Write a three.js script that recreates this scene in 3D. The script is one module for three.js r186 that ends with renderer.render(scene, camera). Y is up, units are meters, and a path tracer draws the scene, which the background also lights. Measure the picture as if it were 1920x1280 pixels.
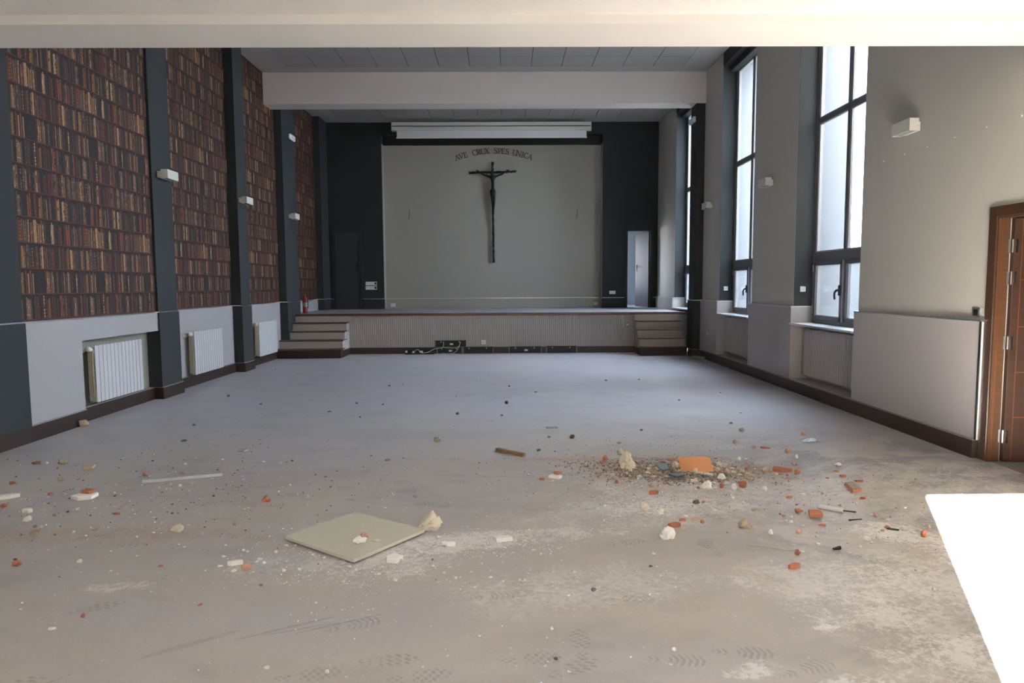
import * as THREE from 'three';
import { RoundedBoxGeometry } from 'three/addons/geometries/RoundedBoxGeometry.js';
import { TextGeometry } from 'three/addons/geometries/TextGeometry.js';
import { FontLoader } from 'three/addons/loaders/FontLoader.js';
import { ConvexGeometry } from 'three/addons/geometries/ConvexGeometry.js';
import { MarchingCubes } from 'three/addons/objects/MarchingCubes.js';
import { mergeGeometries, mergeVertices } from 'three/addons/utils/BufferGeometryUtils.js';

// ---------------------------------------------------------------- camera, sky, sun, exposure
// x is right, y up; depth "d" in the helpers is metres in front of the camera (z = -d)
const scene = new THREE.Scene();
const camera = new THREE.PerspectiveCamera(2 * Math.atan(640 / 1279.42) * 180 / Math.PI, 1.5, 0.05, 200);
camera.position.set(0, 1.55, 0);
camera.rotation.order = 'YXZ';
camera.rotation.set(-0.0825, -0.0099, -0.0057);

const sunDir = new THREE.Vector3(-0.4917, 0.4223, 1).normalize();
// a bright hazy sky: paler towards the horizon, a little bluer overhead
const SKY = 13;
{
  const h = 64, w = 16, a = new Float32Array(w * h * 4);
  for (let y = 0; y < h; y++) for (let x = 0; x < w; x++) {
    const up = Math.max(0, (y + 0.5) / h * 2 - 1), k = SKY * (1 - 0.15 * up);
    a.set([k * (0.82 - 0.12 * up), k * (0.89 - 0.06 * up), k * 1.0, 1], (y * w + x) * 4);
  }
  const t = new THREE.DataTexture(a, w, h, THREE.RGBAFormat, THREE.FloatType);
  t.mapping = THREE.EquirectangularReflectionMapping; t.magFilter = THREE.LinearFilter; t.needsUpdate = true;
  scene.background = t;
}

const sun = new THREE.DirectionalLight(new THREE.Color(1, 0.96, 0.905), 152);
sun.position.copy(sunDir).multiplyScalar(30);
sun.castShadow = true;
sun.shadow.mapSize.set(4096, 4096);
Object.assign(sun.shadow.camera, { left: -16, right: 16, top: 16, bottom: -16, near: 1, far: 80 });
scene.add(sun, sun.target);

const renderer = new THREE.WebGLRenderer({ antialias: true });
renderer.shadowMap.enabled = true;
renderer.toneMapping = THREE.LinearToneMapping;
renderer.toneMappingExposure = 2.4;

// ---------------------------------------------------------------- helpers
let seed = 7;
const rnd = () => { seed = (seed * 1664525 + 1013904223) >>> 0; return seed / 4294967296; };
const rr = (a, b) => a + (b - a) * rnd();
const names = new Map();
function numbered(n) { const k = names.get(n) || 0; names.set(n, k + 1); return k ? `${n}_${String(k).padStart(3, '0')}` : n; }
const V = (x, y, d) => new THREE.Vector3(x, y, -d);

// a box from x0..x1, y0..y1, depth d0..d1 with uv in metres
function bx(x0, x1, y0, y1, d0, d1) {
  const w = x1 - x0, h = y1 - y0, l = d1 - d0;
  const g = new THREE.BoxGeometry(w, h, l), uv = g.attributes.uv;
  for (let i = 0; i < 24; i++) {
    const f = i >> 2;
    const [su, sv, ou, ov] = f < 2 ? [l, h, d0, y0] : f < 4 ? [w, l, x0, d0] : [w, h, x0, y0];
    uv.setXY(i, ou + uv.getX(i) * su, ov + uv.getY(i) * sv);
  }
  return g.translate((x0 + x1) / 2, (y0 + y1) / 2, -(d0 + d1) / 2);
}
// the same with rounded edges
function rbx(x0, x1, y0, y1, d0, d1, r = 0.004, s = 2) {
  return new RoundedBoxGeometry(x1 - x0, y1 - y0, d1 - d0, s, r).translate((x0 + x1) / 2, (y0 + y1) / 2, -(d0 + d1) / 2);
}
const flat = (g) => { const n = g.index ? g.toNonIndexed() : g; for (const k of Object.keys(n.attributes)) if (!['position', 'normal', 'uv'].includes(k)) n.deleteAttribute(k); return n; };
const join = (gs) => Array.isArray(gs) ? (gs.length > 1 ? mergeGeometries(gs.map(flat)) : gs[0]) : gs;
function cyl(a, b, r0, r1 = r0, n = 12) {
  const d = new THREE.Vector3().subVectors(b, a), g = new THREE.CylinderGeometry(r1, r0, d.length(), n);
  g.applyQuaternion(new THREE.Quaternion().setFromUnitVectors(new THREE.Vector3(0, 1, 0), d.clone().normalize()));
  return g.translate((a.x + b.x) / 2, (a.y + b.y) / 2, (a.z + b.z) / 2);
}
const tube = (pts, r, seg = 24, n = 8) => new THREE.TubeGeometry(new THREE.CatmullRomCurve3(pts), seg, r, n);
function mesh(name, geo, mat, parent) {
  const m = new THREE.Mesh(join(geo), mat);
  m.name = parent === scene ? numbered(name) : name;
  m.castShadow = m.receiveShadow = true;
  parent.add(m);
  return m;
}
function struct(name) { const g = new THREE.Group(); g.name = name; g.userData = { kind: 'structure' }; scene.add(g); return g; }
function thing(name, label, category, [x, y, d] = [0, 0, 0], turn = 0, group) {
  const g = new THREE.Group(); g.name = numbered(name); g.position.set(x, y, -d); g.rotation.y = turn;
  g.userData = { label, category }; if (group) g.userData.group = group;
  scene.add(g); return g;
}
function tag(o, label, category, group, kind) { o.userData = { label, category }; if (group) o.userData.group = group; if (kind) o.userData.kind = kind; return o; }
function copy(o, label, [x, y, d], turn) { const c = o.clone(); c.name = numbered(o.name.replace(/_\d+$/, '')); c.userData = { ...o.userData, label }; c.position.set(x, y, -d); if (turn !== undefined) c.rotation.y = turn; scene.add(c); return c; }

// ---------------------------------------------------------------- noise and textures
const PERM = new Uint8Array(512); { const p = [...Array(256).keys()]; for (let i = 255; i > 0; i--) { const j = Math.floor(rnd() * (i + 1)); [p[i], p[j]] = [p[j], p[i]]; } for (let i = 0; i < 512; i++) PERM[i] = p[i & 255]; }
function vn(x, y) {
  const xi = Math.floor(x), yi = Math.floor(y), fx = x - xi, fy = y - yi;
  const u = fx * fx * (3 - 2 * fx), v = fy * fy * (3 - 2 * fy), X = xi & 255, Y = yi & 255, X1 = (X + 1) & 255, Y1 = (Y + 1) & 255;
  const a = PERM[PERM[X] + Y], b = PERM[PERM[X1] + Y], c = PERM[PERM[X] + Y1], d = PERM[PERM[X1] + Y1];
  return ((a + (b - a) * u) * (1 - v) + (c + (d - c) * u) * v) / 255;
}
const fbm = (x, y, o = 4) => { let s = 0, a = 0.5, t = 0; for (let i = 0; i < o; i++) { s += a * vn(x, y); t += a; a *= 0.5; x = x * 2.03 + 17.1; y = y * 2.03 + 9.7; } return s / t; };
const sm = (a, b, x) => { const t = Math.min(1, Math.max(0, (x - a) / (b - a))); return t * t * (3 - 2 * t); };
const enc = (l) => 255 * (l <= 0.0031308 ? 12.92 * l : 1.055 * Math.pow(Math.max(l, 0), 1 / 2.4) - 0.055);
const ENC = new Uint8Array(4097); for (let i = 0; i <= 4096; i++) ENC[i] = Math.min(255, Math.round(enc(i / 4096)));
const e8 = (l) => ENC[Math.max(0, Math.min(4096, (l * 4096) | 0))];
function dataTex(w, h, fill, srgb, repeat) {
  const a = new Uint8Array(w * h * 4);
  fill(a, w, h);
  const t = new THREE.DataTexture(a, w, h, THREE.RGBAFormat);
  t.magFilter = THREE.LinearFilter; t.minFilter = THREE.LinearMipmapLinearFilter; t.generateMipmaps = true;
  if (srgb) t.colorSpace = THREE.SRGBColorSpace;
  if (repeat) t.wrapS = t.wrapT = THREE.RepeatWrapping;
  t.needsUpdate = true;
  return t;
}
// fine roller-paint relief, repeats every metre
const paintBump = dataTex(512, 512, (a, w, h) => {
  for (let y = 0; y < h; y++) for (let x = 0; x < w; x++) { const v = 255 * (0.6 * vn(x * 0.25, y * 0.25) + 0.4 * vn(x * 0.5 + 40, y * 0.5)); a.set([v, v, v, 255], (y * w + x) * 4); }
}, false, true);
const woodTex = (r, g, b) => dataTex(256, 512, (a, w, h) => {
  for (let y = 0; y < h; y++) for (let x = 0; x < w; x++) {
    const n = 0.72 + 0.5 * fbm(x * 0.012 + 3, y * 0.16, 4) * (0.7 + 0.6 * vn(x * 0.02, y * 0.5 + 60));
    a.set([e8(r * n), e8(g * n), e8(b * n), 255], (y * w + x) * 4);
  }
}, true, true);

// ---------------------------------------------------------------- materials
const paint = (color, roughness = 0.75, bump = 0.0006) => new THREE.MeshStandardMaterial({ color, roughness, bumpMap: bump ? paintBump : null, bumpScale: bump });
const plain = (color, roughness = 0.6, metalness = 0) => new THREE.MeshStandardMaterial({ color, roughness, metalness });
const M = {
  wallGrey: paint('#b9b6ae', 0.7),
  dadoGrey: paint('#aca6a4', 0.33, 0.0002),
  dadoWhite: paint('#a3a0a0', 0.6),
  panelGrey: paint('#9f9b91', 0.8),
  slate: paint('#2d3133', 0.8),
  slateDeep: paint('#262829', 0.75),
  cream: paint('#e1deda', 0.8),
  ceilWhite: paint('#a5a29f', 0.85),
  beamWhite: paint('#d4cdc8', 0.8),
  ceilTile: paint('#9b9895', 0.9, 0.0012),
  base: plain('#33231c', 0.35),
  bead: plain('#8b8680', 0.5),
  alu: plain('#c9cacc', 0.28, 1),
  chrome: plain('#dededd', 0.32, 0.35),
  black: plain('#141414', 0.5),
  white: plain('#e6e6e4', 0.45),
  radiator: plain('#c2c1c3', 0.4),
  radiatorCore: plain('#b9b29c', 0.5),
  frame: plain('#6e6f76', 0.4, 0.3),
  frameEdge: plain('#a9a7a4', 0.45),
  glass: new THREE.MeshPhysicalMaterial({ color: '#f3f7fa', roughness: 0.22, transmission: 1, thickness: 0 }),
  clear: new THREE.MeshPhysicalMaterial({ color: '#dfece8', roughness: 0.08, transmission: 0.9, thickness: 0.004, ior: 1.5 }),
  exterior: plain('#5c5e61', 0.9),
  glassBit: plain('#d3e2dc', 0.12),
  sill: plain('#b4b6ba', 0.35),
  stageFace: paint('#aba49e', 0.6, 0),
  wood: new THREE.MeshStandardMaterial({ map: woodTex(0.115, 0.048, 0.024), roughness: 0.35 }),
  door: new THREE.MeshStandardMaterial({ map: woodTex(0.04, 0.0175, 0.009), roughness: 0.6 }),
  doorFrame: new THREE.MeshStandardMaterial({ map: woodTex(0.055, 0.027, 0.015), roughness: 0.35 }),
  doorJamb: new THREE.MeshStandardMaterial({ map: woodTex(0.08, 0.038, 0.018), roughness: 0.4 }),
  inlay: plain('#6a3d22', 0.4),
  bronze: plain('#15120f', 0.55, 0.3),
  letter: plain('#40201b', 0.6),
  lamp: plain('#cfcdc4', 0.5),
  lampGlass: plain('#9fb3a8', 0.25),
  red: plain('#8c171b', 0.4),
  cable: plain('#c9c6bd', 0.5),
  screen: plain('#d9d5da', 0.8),
};

// ---------------------------------------------------------------- floor: grey sheet flooring under dust, plaster powder, scuffs and shoe prints
const XL = -4.77, XB = -4.95, XR = 4.143, XU = 4.185;
// [x, d, length x, length d, turn, strength, kind] patches of spilled powder
const powder = [
  [-0.30, 4.02, 0.42, 0.13, 0.25, 1.0, 'w'], [0.18, 4.12, 0.5, 0.10, 0.1, 0.7, 'w'], [-0.62, 3.72, 0.3, 0.22, 0.2, 0.75, 'w'], [-1.05, 3.72, 0.5, 0.2, 0.1, 0.5, 'w'],
  [1.10, 4.65, 0.42, 0.14, 0.0, 0.8, 'w'], [0.95, 4.55, 0.8, 0.30, 0.1, 0.5, 'w'], [1.55, 5.05, 0.9, 0.35, 0.0, 0.5, 'w'],
  [2.40, 4.15, 0.22, 0.15, -0.6, 1.5, 'w'], [2.50, 3.95, 0.26, 0.13, -0.7, 1.5, 'w'], [2.58, 3.72, 0.2, 0.14, -0.9, 1.5, 'w'], [2.62, 3.5, 0.16, 0.1, -0.9, 1.3, 'w'], [2.45, 3.45, 0.5, 0.35, -0.4, 0.55, 'w'], [2.2, 3.2, 0.6, 0.4, 0.3, 0.5, 'w'],
  [1.75, 3.45, 0.5, 0.25, 0.2, 0.6, 'w'], [1.9, 2.7, 0.35, 0.15, 0.2, 0.8, 'w'], [0.45, 3.45, 0.6, 0.2, 0.1, 0.4, 'w'], [3.3, 5.4, 0.9, 0.35, 0.1, 0.6, 'w'], [-2.0, 3.45, 0.18, 0.05, 0.1, 0.8, 'w'],
  [1.35, 5.55, 1.0, 0.5, 0.0, 1.0, 'b'], [0.65, 5.95, 0.7, 0.12, -0.12, 0.9, 't'], [1.6, 5.6, 0.75, 0.35, 0.0, 0.8, 'd'], [1.3, 5.85, 0.6, 0.18, 0, 0.9, 'd'],
  [-2.6, 4.2, 0.9, 0.12, 0.0, 0.8, 't'], [-3.3, 4.1, 0.6, 0.2, 0.1, 0.6, 't'], [0.3, 3.3, 0.5, 0.18, 0.1, 0.35, 'w'], [3.2, 4.6, 1.0, 0.5, 0.2, 0.5, 'w'], [1.35, 2.5, 0.14, 0.06, 0.2, 1.0, 'w'], [1.0, 2.62, 0.12, 0.05, 0.3, 0.9, 'w'], [1.45, 2.95, 0.06, 0.03, 0.1, 1.0, 'w'], [1.75, 3.05, 0.3, 0.12, 0.3, 0.7, 'w'],
];
const KIND = { w: [0.78, 0.75, 0.70], b: [0.42, 0.36, 0.295], t: [0.43, 0.30, 0.225], d: [0.25, 0.205, 0.17] };
function floorColor(x, d, out) {
  // sheet flooring
  const big = fbm(x * 0.5 + 3, d * 0.45 + 8, 3), mid = fbm(x * 2.1 + 30, d * 2.6 + 4, 4), fine = vn(x * 90, d * 90) * 0.5 + vn(x * 210, d * 190) * 0.5;
  let r = 0.482, g = 0.456, b = 0.492;
  // trodden dust: streaky coat with worn, darker patches
  const warp = fbm(x * 0.9 + 11, d * 0.9 + 2, 2) * 3;
  const streak = fbm(x * 1.3 + warp + 5, d * 4.2 + warp, 4);
  const front = 1 - sm(5.6, 10.5, d + (big - 0.5) * 5 + (x > 0 ? 0.35 * x : 0.1 * x));
  let dust = sm(0.30, 0.72, 0.55 * mid + 0.45 * streak) * (0.30 + 0.15 * front) + 0.62 * front;
  const right = sm(1.2, 2.6, x + (mid - 0.5) * 1.6) * (1 - sm(5.6, 7.2, d + (mid - 0.5) * 2));
  const scrub = fbm((x * 0.9 + d * 0.43) * 3.1 + warp * 2, (d * 0.9 - x * 0.43) * 6.5 + warp, 6);
  dust += right * (sm(0.42, 0.66, scrub) * 0.5 - 0.2);
  r += (0.475 - r) * Math.min(dust, 1) * 0.85; g += (0.435 - g) * Math.min(dust, 1) * 0.85; b += (0.375 - b) * Math.min(dust, 1) * 0.85;
  if (right > 0) { const lw = right * sm(0.55, 0.75, scrub) * 0.45; r += (0.62 - r) * lw; g += (0.58 - g) * lw; b += (0.52 - b) * lw; }
  const wear = sm(0.56, 0.74, fbm(x * 1.7 + 70 + warp, d * 2.8 + 33, 4)) * 0.08 + right * sm(0.56, 0.40, scrub) * 0.30 + sm(0.62, 0.72, fbm(x * 2.2 + 5, d * 6 + warp * 2, 3)) * 0.05;
  const k = (1 - wear) * (0.93 + 0.10 * fine) * (0.94 + 0.12 * mid);
  r *= k; g *= k; b *= k;
  for (const [px, pd, lx, ld, turn, s, kind] of powder) {
    const dx = x - px, dd = d - pd;
    if (Math.abs(dx) > 2.2 * lx + 0.4 || Math.abs(dd) > 2.2 * Math.max(lx, ld)) continue;
    const c = Math.cos(turn), sn = Math.sin(turn), u = (dx * c + dd * sn) / lx, v = (-dx * sn + dd * c) / ld, q = u * u + v * v;
    if (q > 4.5) continue;
    const gx = x * 0.82 + d * 0.57, gd = d * 0.82 - x * 0.57, wob = vn(x * 13 + 7, d * 13) * 2;
    const grain = 0.5 * fbm(gx * 8 + px * 7, gd * 8, 4) + 0.25 * vn(gx * 47 + wob, gd * 47) + 0.25 * vn(x * 131 + wob, d * 131 + wob);
    const m = Math.min(0.9, s * 0.75 * sm(0.36, 0.72, grain * (1.22 - 0.27 * q)));
    if (m <= 0) continue;
    const col = KIND[kind];
    r += (col[0] - r) * m; g += (col[1] - g) * m; b += (col[2] - b) * m;
  }
  // sheet joints and a few scratches
  for (const [jx0, jd0, jx1, jd1, jw, s] of joints) {
    const ax = jx1 - jx0, ad = jd1 - jd0, L2 = ax * ax + ad * ad, t = ((x - jx0) * ax + (d - jd0) * ad) / L2;
    if (t < 0 || t > 1) continue;
    const dist = Math.abs((x - jx0) * ad - (d - jd0) * ax) / Math.sqrt(L2);
    if (dist < jw) { const m = s * (1 - dist / jw); r *= 1 + m; g *= 1 + m; b *= 1 + m; }
  }
  out[0] = r; out[1] = g; out[2] = b;
}
const joints = [[2.0, 2.86, 3.4, 2.86, 0.006, 0.25], [2.1, 2.5, 3.2, 2.5, 0.005, 0.22], [-0.1, 3.48, 1.5, 3.42, 0.004, 0.18], [0.0, 3.4, 0.75, 3.22, 0.006, 0.18], [1.06, 2.48, 1.2, 2.2, 0.004, 0.22], [0.9, 2.51, 1.4, 2.5, 0.003, 0.18], [-1.6, 3.06, 1.2, 3.10, 0.003, 0.12], [1.5, 3.42, 2.2, 3.5, 0.006, 0.14], [-1.4, 3.3, -0.7, 3.5, 0.003, 0.16], [0.22, 2.45, 0.24, 3.4, 0.003, 0.12]];
// scuff strokes: [x0, d0, x1, d1, half width, depth]
const scuffs = [[-2.13, 2.35, -1.77, 2.62, 0.012, 0.30], [-2.6, 2.62, -2.35, 2.95, 0.014, 0.25], [-1.55, 2.75, -1.22, 2.98, 0.03, 0.20], [-1.2, 2.9, -0.82, 3.1, 0.016, 0.28], [-0.95, 2.95, -0.6, 3.12, 0.012, 0.32], [-1.1, 2.93, -0.78, 3.05, 0.010, 0.28],
  [-0.35, 2.32, -0.12, 2.46, 0.014, 0.28], [-0.6, 5.5, 0.2, 5.42, 0.035, 0.16], [-1.35, 5.45, -0.9, 5.5, 0.012, 0.2], [-1.9, 6.1, -1.2, 6.15, 0.012, 0.2], [-2.3, 5.9, -2.0, 5.93, 0.01, 0.2], [0.9, 8.8, 1.8, 9.0, 0.02, 0.14], [-0.8, 9.5, 0.3, 9.3, 0.03, 0.1], [1.2, 10.2, 2.4, 10.5, 0.04, 0.12], [-1.8, 8.4, -1.3, 8.5, 0.02, 0.14]];
for (let i = 0; i < 60; i++) { const x = rr(-4, 3.6), d = rr(4.8, 14), l = rr(0.1, 0.5), t = rr(-0.6, 0.6); scuffs.push([x, d, x + l * Math.cos(t), d + l * Math.sin(t), rr(0.008, 0.035), rr(0.08, 0.2)]); }
const prints = [[-2.0, 3.22, 0.5], [-1.95, 2.55, 0.6], [-0.7, 3.02, 0.4], [-0.5, 2.72, 0.1], [-0.35, 2.6, 0.2], [-0.8, 2.62, 0.2], [0.1, 2.72, 0.1], [0.3, 2.42, 0.1], [-0.9, 2.35, 0.2], [-0.2, 2.3, 0.1], [0.7, 2.7, -0.1], [1.0, 2.75, -0.1], [-0.05, 3.3, 0.2], [0.6, 3.25, 0.0], [-1.6, 5.0, 0.0], [-1.3, 5.15, 0.1], [-1.9, 5.2, 0.1], [-1.05, 4.9, 0.2], [-0.9, 5.3, 0.1], [-2.2, 5.6, 0], [-2.6, 5.3, 0.1], [-1.5, 5.7, 0], [-0.8, 5.05, 0.2], [-1.7, 4.75, 0.1], [-2.2, 4.8, 0.2], [-0.5, 4.7, 0.3]];
for (let i = 0; i < 110; i++) prints.push([rr(-4, 3.4), rr(2.2, 12), rr(-0.6, 0.6) + (rnd() < 0.3 ? 1.2 : 0)]);
function floorTexture(x0, x1, d0, d1, w, h) {
  return dataTex(w, h, (a) => {
    const c = [0, 0, 0], mul = new Float32Array(w * h).fill(1), sx = w / (x1 - x0), sd = h / (d1 - d0);
    const stampBox = (cx, cd, rad, fn) => {
      const i0 = Math.max(0, Math.floor((cx - rad - x0) * sx)), i1 = Math.min(w - 1, Math.ceil((cx + rad - x0) * sx)), j0 = Math.max(0, Math.floor((cd - rad - d0) * sd)), j1 = Math.min(h - 1, Math.ceil((cd + rad - d0) * sd));
      for (let j = j0; j <= j1; j++) for (let i = i0; i <= i1; i++) { const m = fn(x0 + (i + 0.5) / sx - cx, d0 + (j + 0.5) / sd - cd); if (m) mul[j * w + i] *= 1 - m; }
    };
    for (const [px, pd, turn] of prints) {
      const cs = Math.cos(turn), sn = Math.sin(turn), kind = Math.floor(Math.abs(px * 37 + pd * 11)) % 3;
      stampBox(px, pd, 0.17, (dx, dd) => {
        const u = (dx * cs + dd * sn) / 0.145, v = (-dx * sn + dd * cs) / (0.046 + 0.012 * Math.sin(u * 2.4));
        const q = u * u + v * v; if (q > 1 || (u > -0.45 && u < -0.2)) return 0;
        const lug = kind === 0 ? Math.sin(u * 28) * Math.sin(v * 7 + u * 6) : kind === 1 ? Math.sin(u * 34 + Math.abs(v) * 5) : Math.sin(u * 24 + v * 6) * Math.cos(v * 5);
        return lug > 0.1 ? 0.27 * (0.4 + 0.6 * vn(px * 9 + dx * 40, pd + dd * 40)) * sm(1, 0.7, q) : 0;
      });
    }
    for (const [ax, ad, bx2, bd, hw, dep] of scuffs) {
      const L = Math.hypot(bx2 - ax, bd - ad), ux = (bx2 - ax) / L, ud = (bd - ad) / L;
      stampBox((ax + bx2) / 2, (ad + bd) / 2, L / 2 + hw * 2, (dx, dd) => {
        const t = (dx * ux + dd * ud) / (L / 2), s = Math.abs(-dx * ud + dd * ux) / hw / (1 - 0.6 * t * t + 0.01);
        if (Math.abs(t) > 1 || s > 1) return 0;
        return dep * sm(1, 0.3, s) * (0.35 + 0.65 * vn(ax * 20 + dx * 60, dd * 60));
      });
    }
    for (let j = 0; j < h; j++) for (let i = 0; i < w; i++) {
      floorColor(x0 + (i + 0.5) / sx, d0 + (j + 0.5) / sd, c);
      const k = (j * w + i) * 4, m = mul[j * w + i];
      a[k] = e8(c[0] * m); a[k + 1] = e8(c[1] * m); a[k + 2] = e8(c[2] * m); a[k + 3] = 255;
    }
  }, true);
}
const floor = struct('floor');
function floorPart(x0, x1, d0, d1, w, h) {
  const g = new THREE.BoxGeometry(x1 - x0, 0.2, d1 - d0).translate((x0 + x1) / 2, -0.1, -(d0 + d1) / 2);
  const p = g.attributes.position, uv = g.attributes.uv;
  for (let i = 0; i < p.count; i++) uv.setXY(i, (p.getX(i) - x0) / (x1 - x0), (-p.getZ(i) - d0) / (d1 - d0));
  mesh('floor_sheet', g, new THREE.MeshStandardMaterial({ map: floorTexture(x0, x1, d0, d1, w, h), roughness: 0.5 }), floor);
}
floorPart(-5.3, 4.2, -1.9, 1.9, 512, 256);
floorPart(-5.3, -0.4, 1.9, 4.9, 2048, 1254);
floorPart(-0.4, 4.2, 1.9, 4.9, 2048, 1336);
floorPart(-5.3, 4.2, 4.9, 9, 2048, 1024);
floorPart(-5.3, 4.2, 9, 15.8, 1400, 1000);
mesh('floor_slab', bx(4.2, 6.2, -0.2, 0, 3.2, 5.9), plain('#8b867e', 0.7), floor);
console.log('floor done');

// ---------------------------------------------------------------- ceiling, beams
const ceiling = struct('ceiling');
mesh('ceiling_slab', [bx(-5.3, 5.0, 5.945, 6.3, 5.0, 19.4)], plain('#4c4a48', 0.9), ceiling);  // dark slab behind the tiles: joint shadow put into its colour
mesh('ceiling_border', [bx(-4.95, -4.357, 5.915, 5.945, 5.45, 18.78), bx(3.622, XU, 5.915, 5.945, 5.45, 18.78), bx(-4.357, 3.622, 5.915, 5.945, 14.105, 14.43), bx(-4.357, 3.622, 5.915, 5.945, 14.86, 15.185), bx(-4.357, 3.622, 5.915, 5.945, 18.245, 18.78), bx(-4.357, 3.622, 5.915, 5.945, 5.45, 6.165)], M.ceilWhite, ceiling);
mesh('low_ceiling', [bx(-5.3, 4.9, 3.45, 3.75, -1.9, 5.0)], M.cream, ceiling);
mesh('beam', [bx(-5.3, 4.9, 3.385, 5.925, 4.98, 5.45)], M.cream, ceiling);
mesh('beam', [bx(-4.95, XU, 5.28, 5.925, 14.43, 14.86)], M.beamWhite, ceiling);
{
  const tile = new RoundedBoxGeometry(0.601, 0.022, 0.598, 1, 0.003);
  for (let c = 0; c < 13; c++) {
    const x = -4.352 + 0.613 * (c + 0.5);
    for (let r = 0; r < 13; r++) mesh('ceiling_tile', tile, M.ceilTile, ceiling).position.set(x, 5.926, -(14.1 - 0.61 * (r + 0.5)));
    for (let r = 0; r < 5; r++) mesh('ceiling_tile', tile, M.ceilTile, ceiling).position.set(x, 5.926, -(18.24 - 0.61 * (r + 0.5)));
  }
}

// ---------------------------------------------------------------- book-pattern wallpaper (a flat print), 1.06 m x 1.56 m
const wallpaperTex = dataTex(1024, 1536, (a, w, h) => {
  const pal = [[150, 122, 88], [172, 150, 118], [112, 98, 88], [34, 29, 28], [100, 42, 36], [104, 74, 76], [90, 80, 58], [142, 84, 48], [150, 118, 50], [50, 50, 62], [70, 52, 44], [128, 104, 82], [186, 166, 132], [58, 40, 40], [40, 34, 34], [120, 66, 54], [84, 66, 60], [134, 118, 100], [66, 60, 60], [92, 54, 42]];
  const put = (x, y, c, k = 1) => { x = ((x % w) + w) % w; if (y < 0 || y >= h) return; const o = (y * w + x) * 4; a[o] = c[0] * k; a[o + 1] = c[1] * k; a[o + 2] = c[2] * k; a[o + 3] = 255; };
  const rowH = 256;
  for (let row = 0; row < 6; row++) {
    const y0 = row * rowH;
    for (let y = 0; y < rowH; y++) for (let x = 0; x < w; x++) put(x, y0 + y, [24, 15, 14]);
    for (let x = 0; x < w; x++) for (let y = 0; y < 16; y++) { const n = 0.75 + 0.5 * vn(x * 0.03, (y0 + y) * 0.5); put(x, y0 + y, y > 12 ? [116, 56, 34] : y < 4 ? [34, 14, 11] : [82, 32, 22], n); }
    const div = [(row * 397) % w, (row * 397 + 512) % w];
    for (const dx of div) for (let x = 0; x < 12; x++) for (let y = 16; y < rowH; y++) put(dx + x, y0 + y, [66, 28, 21], 0.8 + 0.3 * vn(x, y * 0.05));
    for (let s = 0; s < 2; s++) {
      let x = div[s] + 12; const end = div[s] + 512 - 2;
      let run = 0, rc = null;
      while (x < end) {
        const bw = Math.min(end - x, Math.floor(rr(8, 24))), bh = Math.floor(rr(190, 236)), tilt = rnd() < 0.12 ? rr(-0.05, 0.05) : 0;
        if (run-- <= 0) { rc = pal[Math.floor(rnd() * pal.length)]; run = rnd() < 0.22 ? Math.floor(rr(1, 4)) : 0; }
        const c = rc, bands = rnd() < 0.45 ? [rr(0.08, 0.3), rr(0.6, 0.9)] : [], lab = rnd() < 0.35 ? [rr(0.3, 0.5), rr(0.55, 0.8), rnd() < 0.5 ? 1.4 : 0.45] : null, ribs = rnd() < 0.12, tone = rr(0.55, 1.05);
        for (let i = 0; i < bw; i++) {
          const u = i / bw, round = 0.62 + 0.5 * Math.sin(Math.PI * Math.min(0.98, u * 0.9 + 0.08));
          for (let j = 0; j < bh; j++) {
            const v = j / bh; let k = tone * round * (0.85 + 0.3 * vn((x + i) * 0.4, j * 0.06 + row * 31));
            for (const b of bands) if (Math.abs(v - b) < 0.012) k *= 1.8;
            if (lab && v > lab[0] && v < lab[1] && u > 0.18 && u < 0.82) k *= lab[2] * (0.75 + 0.5 * vn(i * 0.9, j * 0.35));
            if (ribs && (j % 34) < 9) k *= 0.45;
            if (i === 0 || i === bw - 1) k *= 0.35;
            put(Math.round(x + i + tilt * j), y0 + 16 + j, c, Math.min(k, 1.6));
          }
        }
        x += bw + (rnd() < 0.06 ? Math.floor(rr(4, 14)) : 0);
      }
    }
  }
}, true, true);
wallpaperTex.repeat.set(1 / 1.06, 1 / 1.56);
wallpaperTex.offset.set(0.3, -1.215 / 1.56);
M.wallpaper = new THREE.MeshStandardMaterial({ map: wallpaperTex, color: '#efd0ba', roughness: 0.7 });

// ---------------------------------------------------------------- left wall: dark pilasters, book wallpaper above a pale dado
const wallLeft = struct('wall_left');
mesh('wall_core', bx(-5.3, XB, 0, 6.0, -1.9, 19.4), M.dadoWhite, wallLeft);
const pils = [[6.0, 6.8], [9.45, 10.0], [12.42, 12.87], [15.02, 15.93], [18.07, 18.78]];
pils.forEach(([a, b], i) => {
  const y0 = i > 3 ? 0.92 : 0, wallLeft = struct('trim_' + (i + 1));
  mesh('pilaster', bx(XB, XL - 0.006, y0, 5.915, a, b), M.slate, wallLeft);
  mesh('pilaster_cladding', bx(XB, XL + 0.012, Math.max(y0, 0.16), 1.2, a - 0.012, b + (i > 3 ? 0 : 0.012)), M.slate, wallLeft);
  mesh('dado_cap', bx(XB, XL + 0.02, 1.2, 1.214, a - 0.02, b + (i > 3 ? 0 : 0.02)), M.alu, wallLeft);
});
const liningLeft = struct('wall_left_lining');
mesh('wallpaper', bx(XB, -4.81, 1.215, 5.925, 6.8, 9.45), M.wallpaper, liningLeft);
mesh('wallpaper', bx(XB, XB + 0.008, 1.215, 5.925, 10.0, 12.42), M.wallpaper, wallLeft);
mesh('wallpaper', bx(XB, XB + 0.008, 1.215, 5.925, 12.87, 15.02), M.wallpaper, wallLeft);
mesh('wallpaper', bx(XB, XB + 0.008, 1.215, 5.925, 15.93, 18.07), M.wallpaper, wallLeft);
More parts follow.
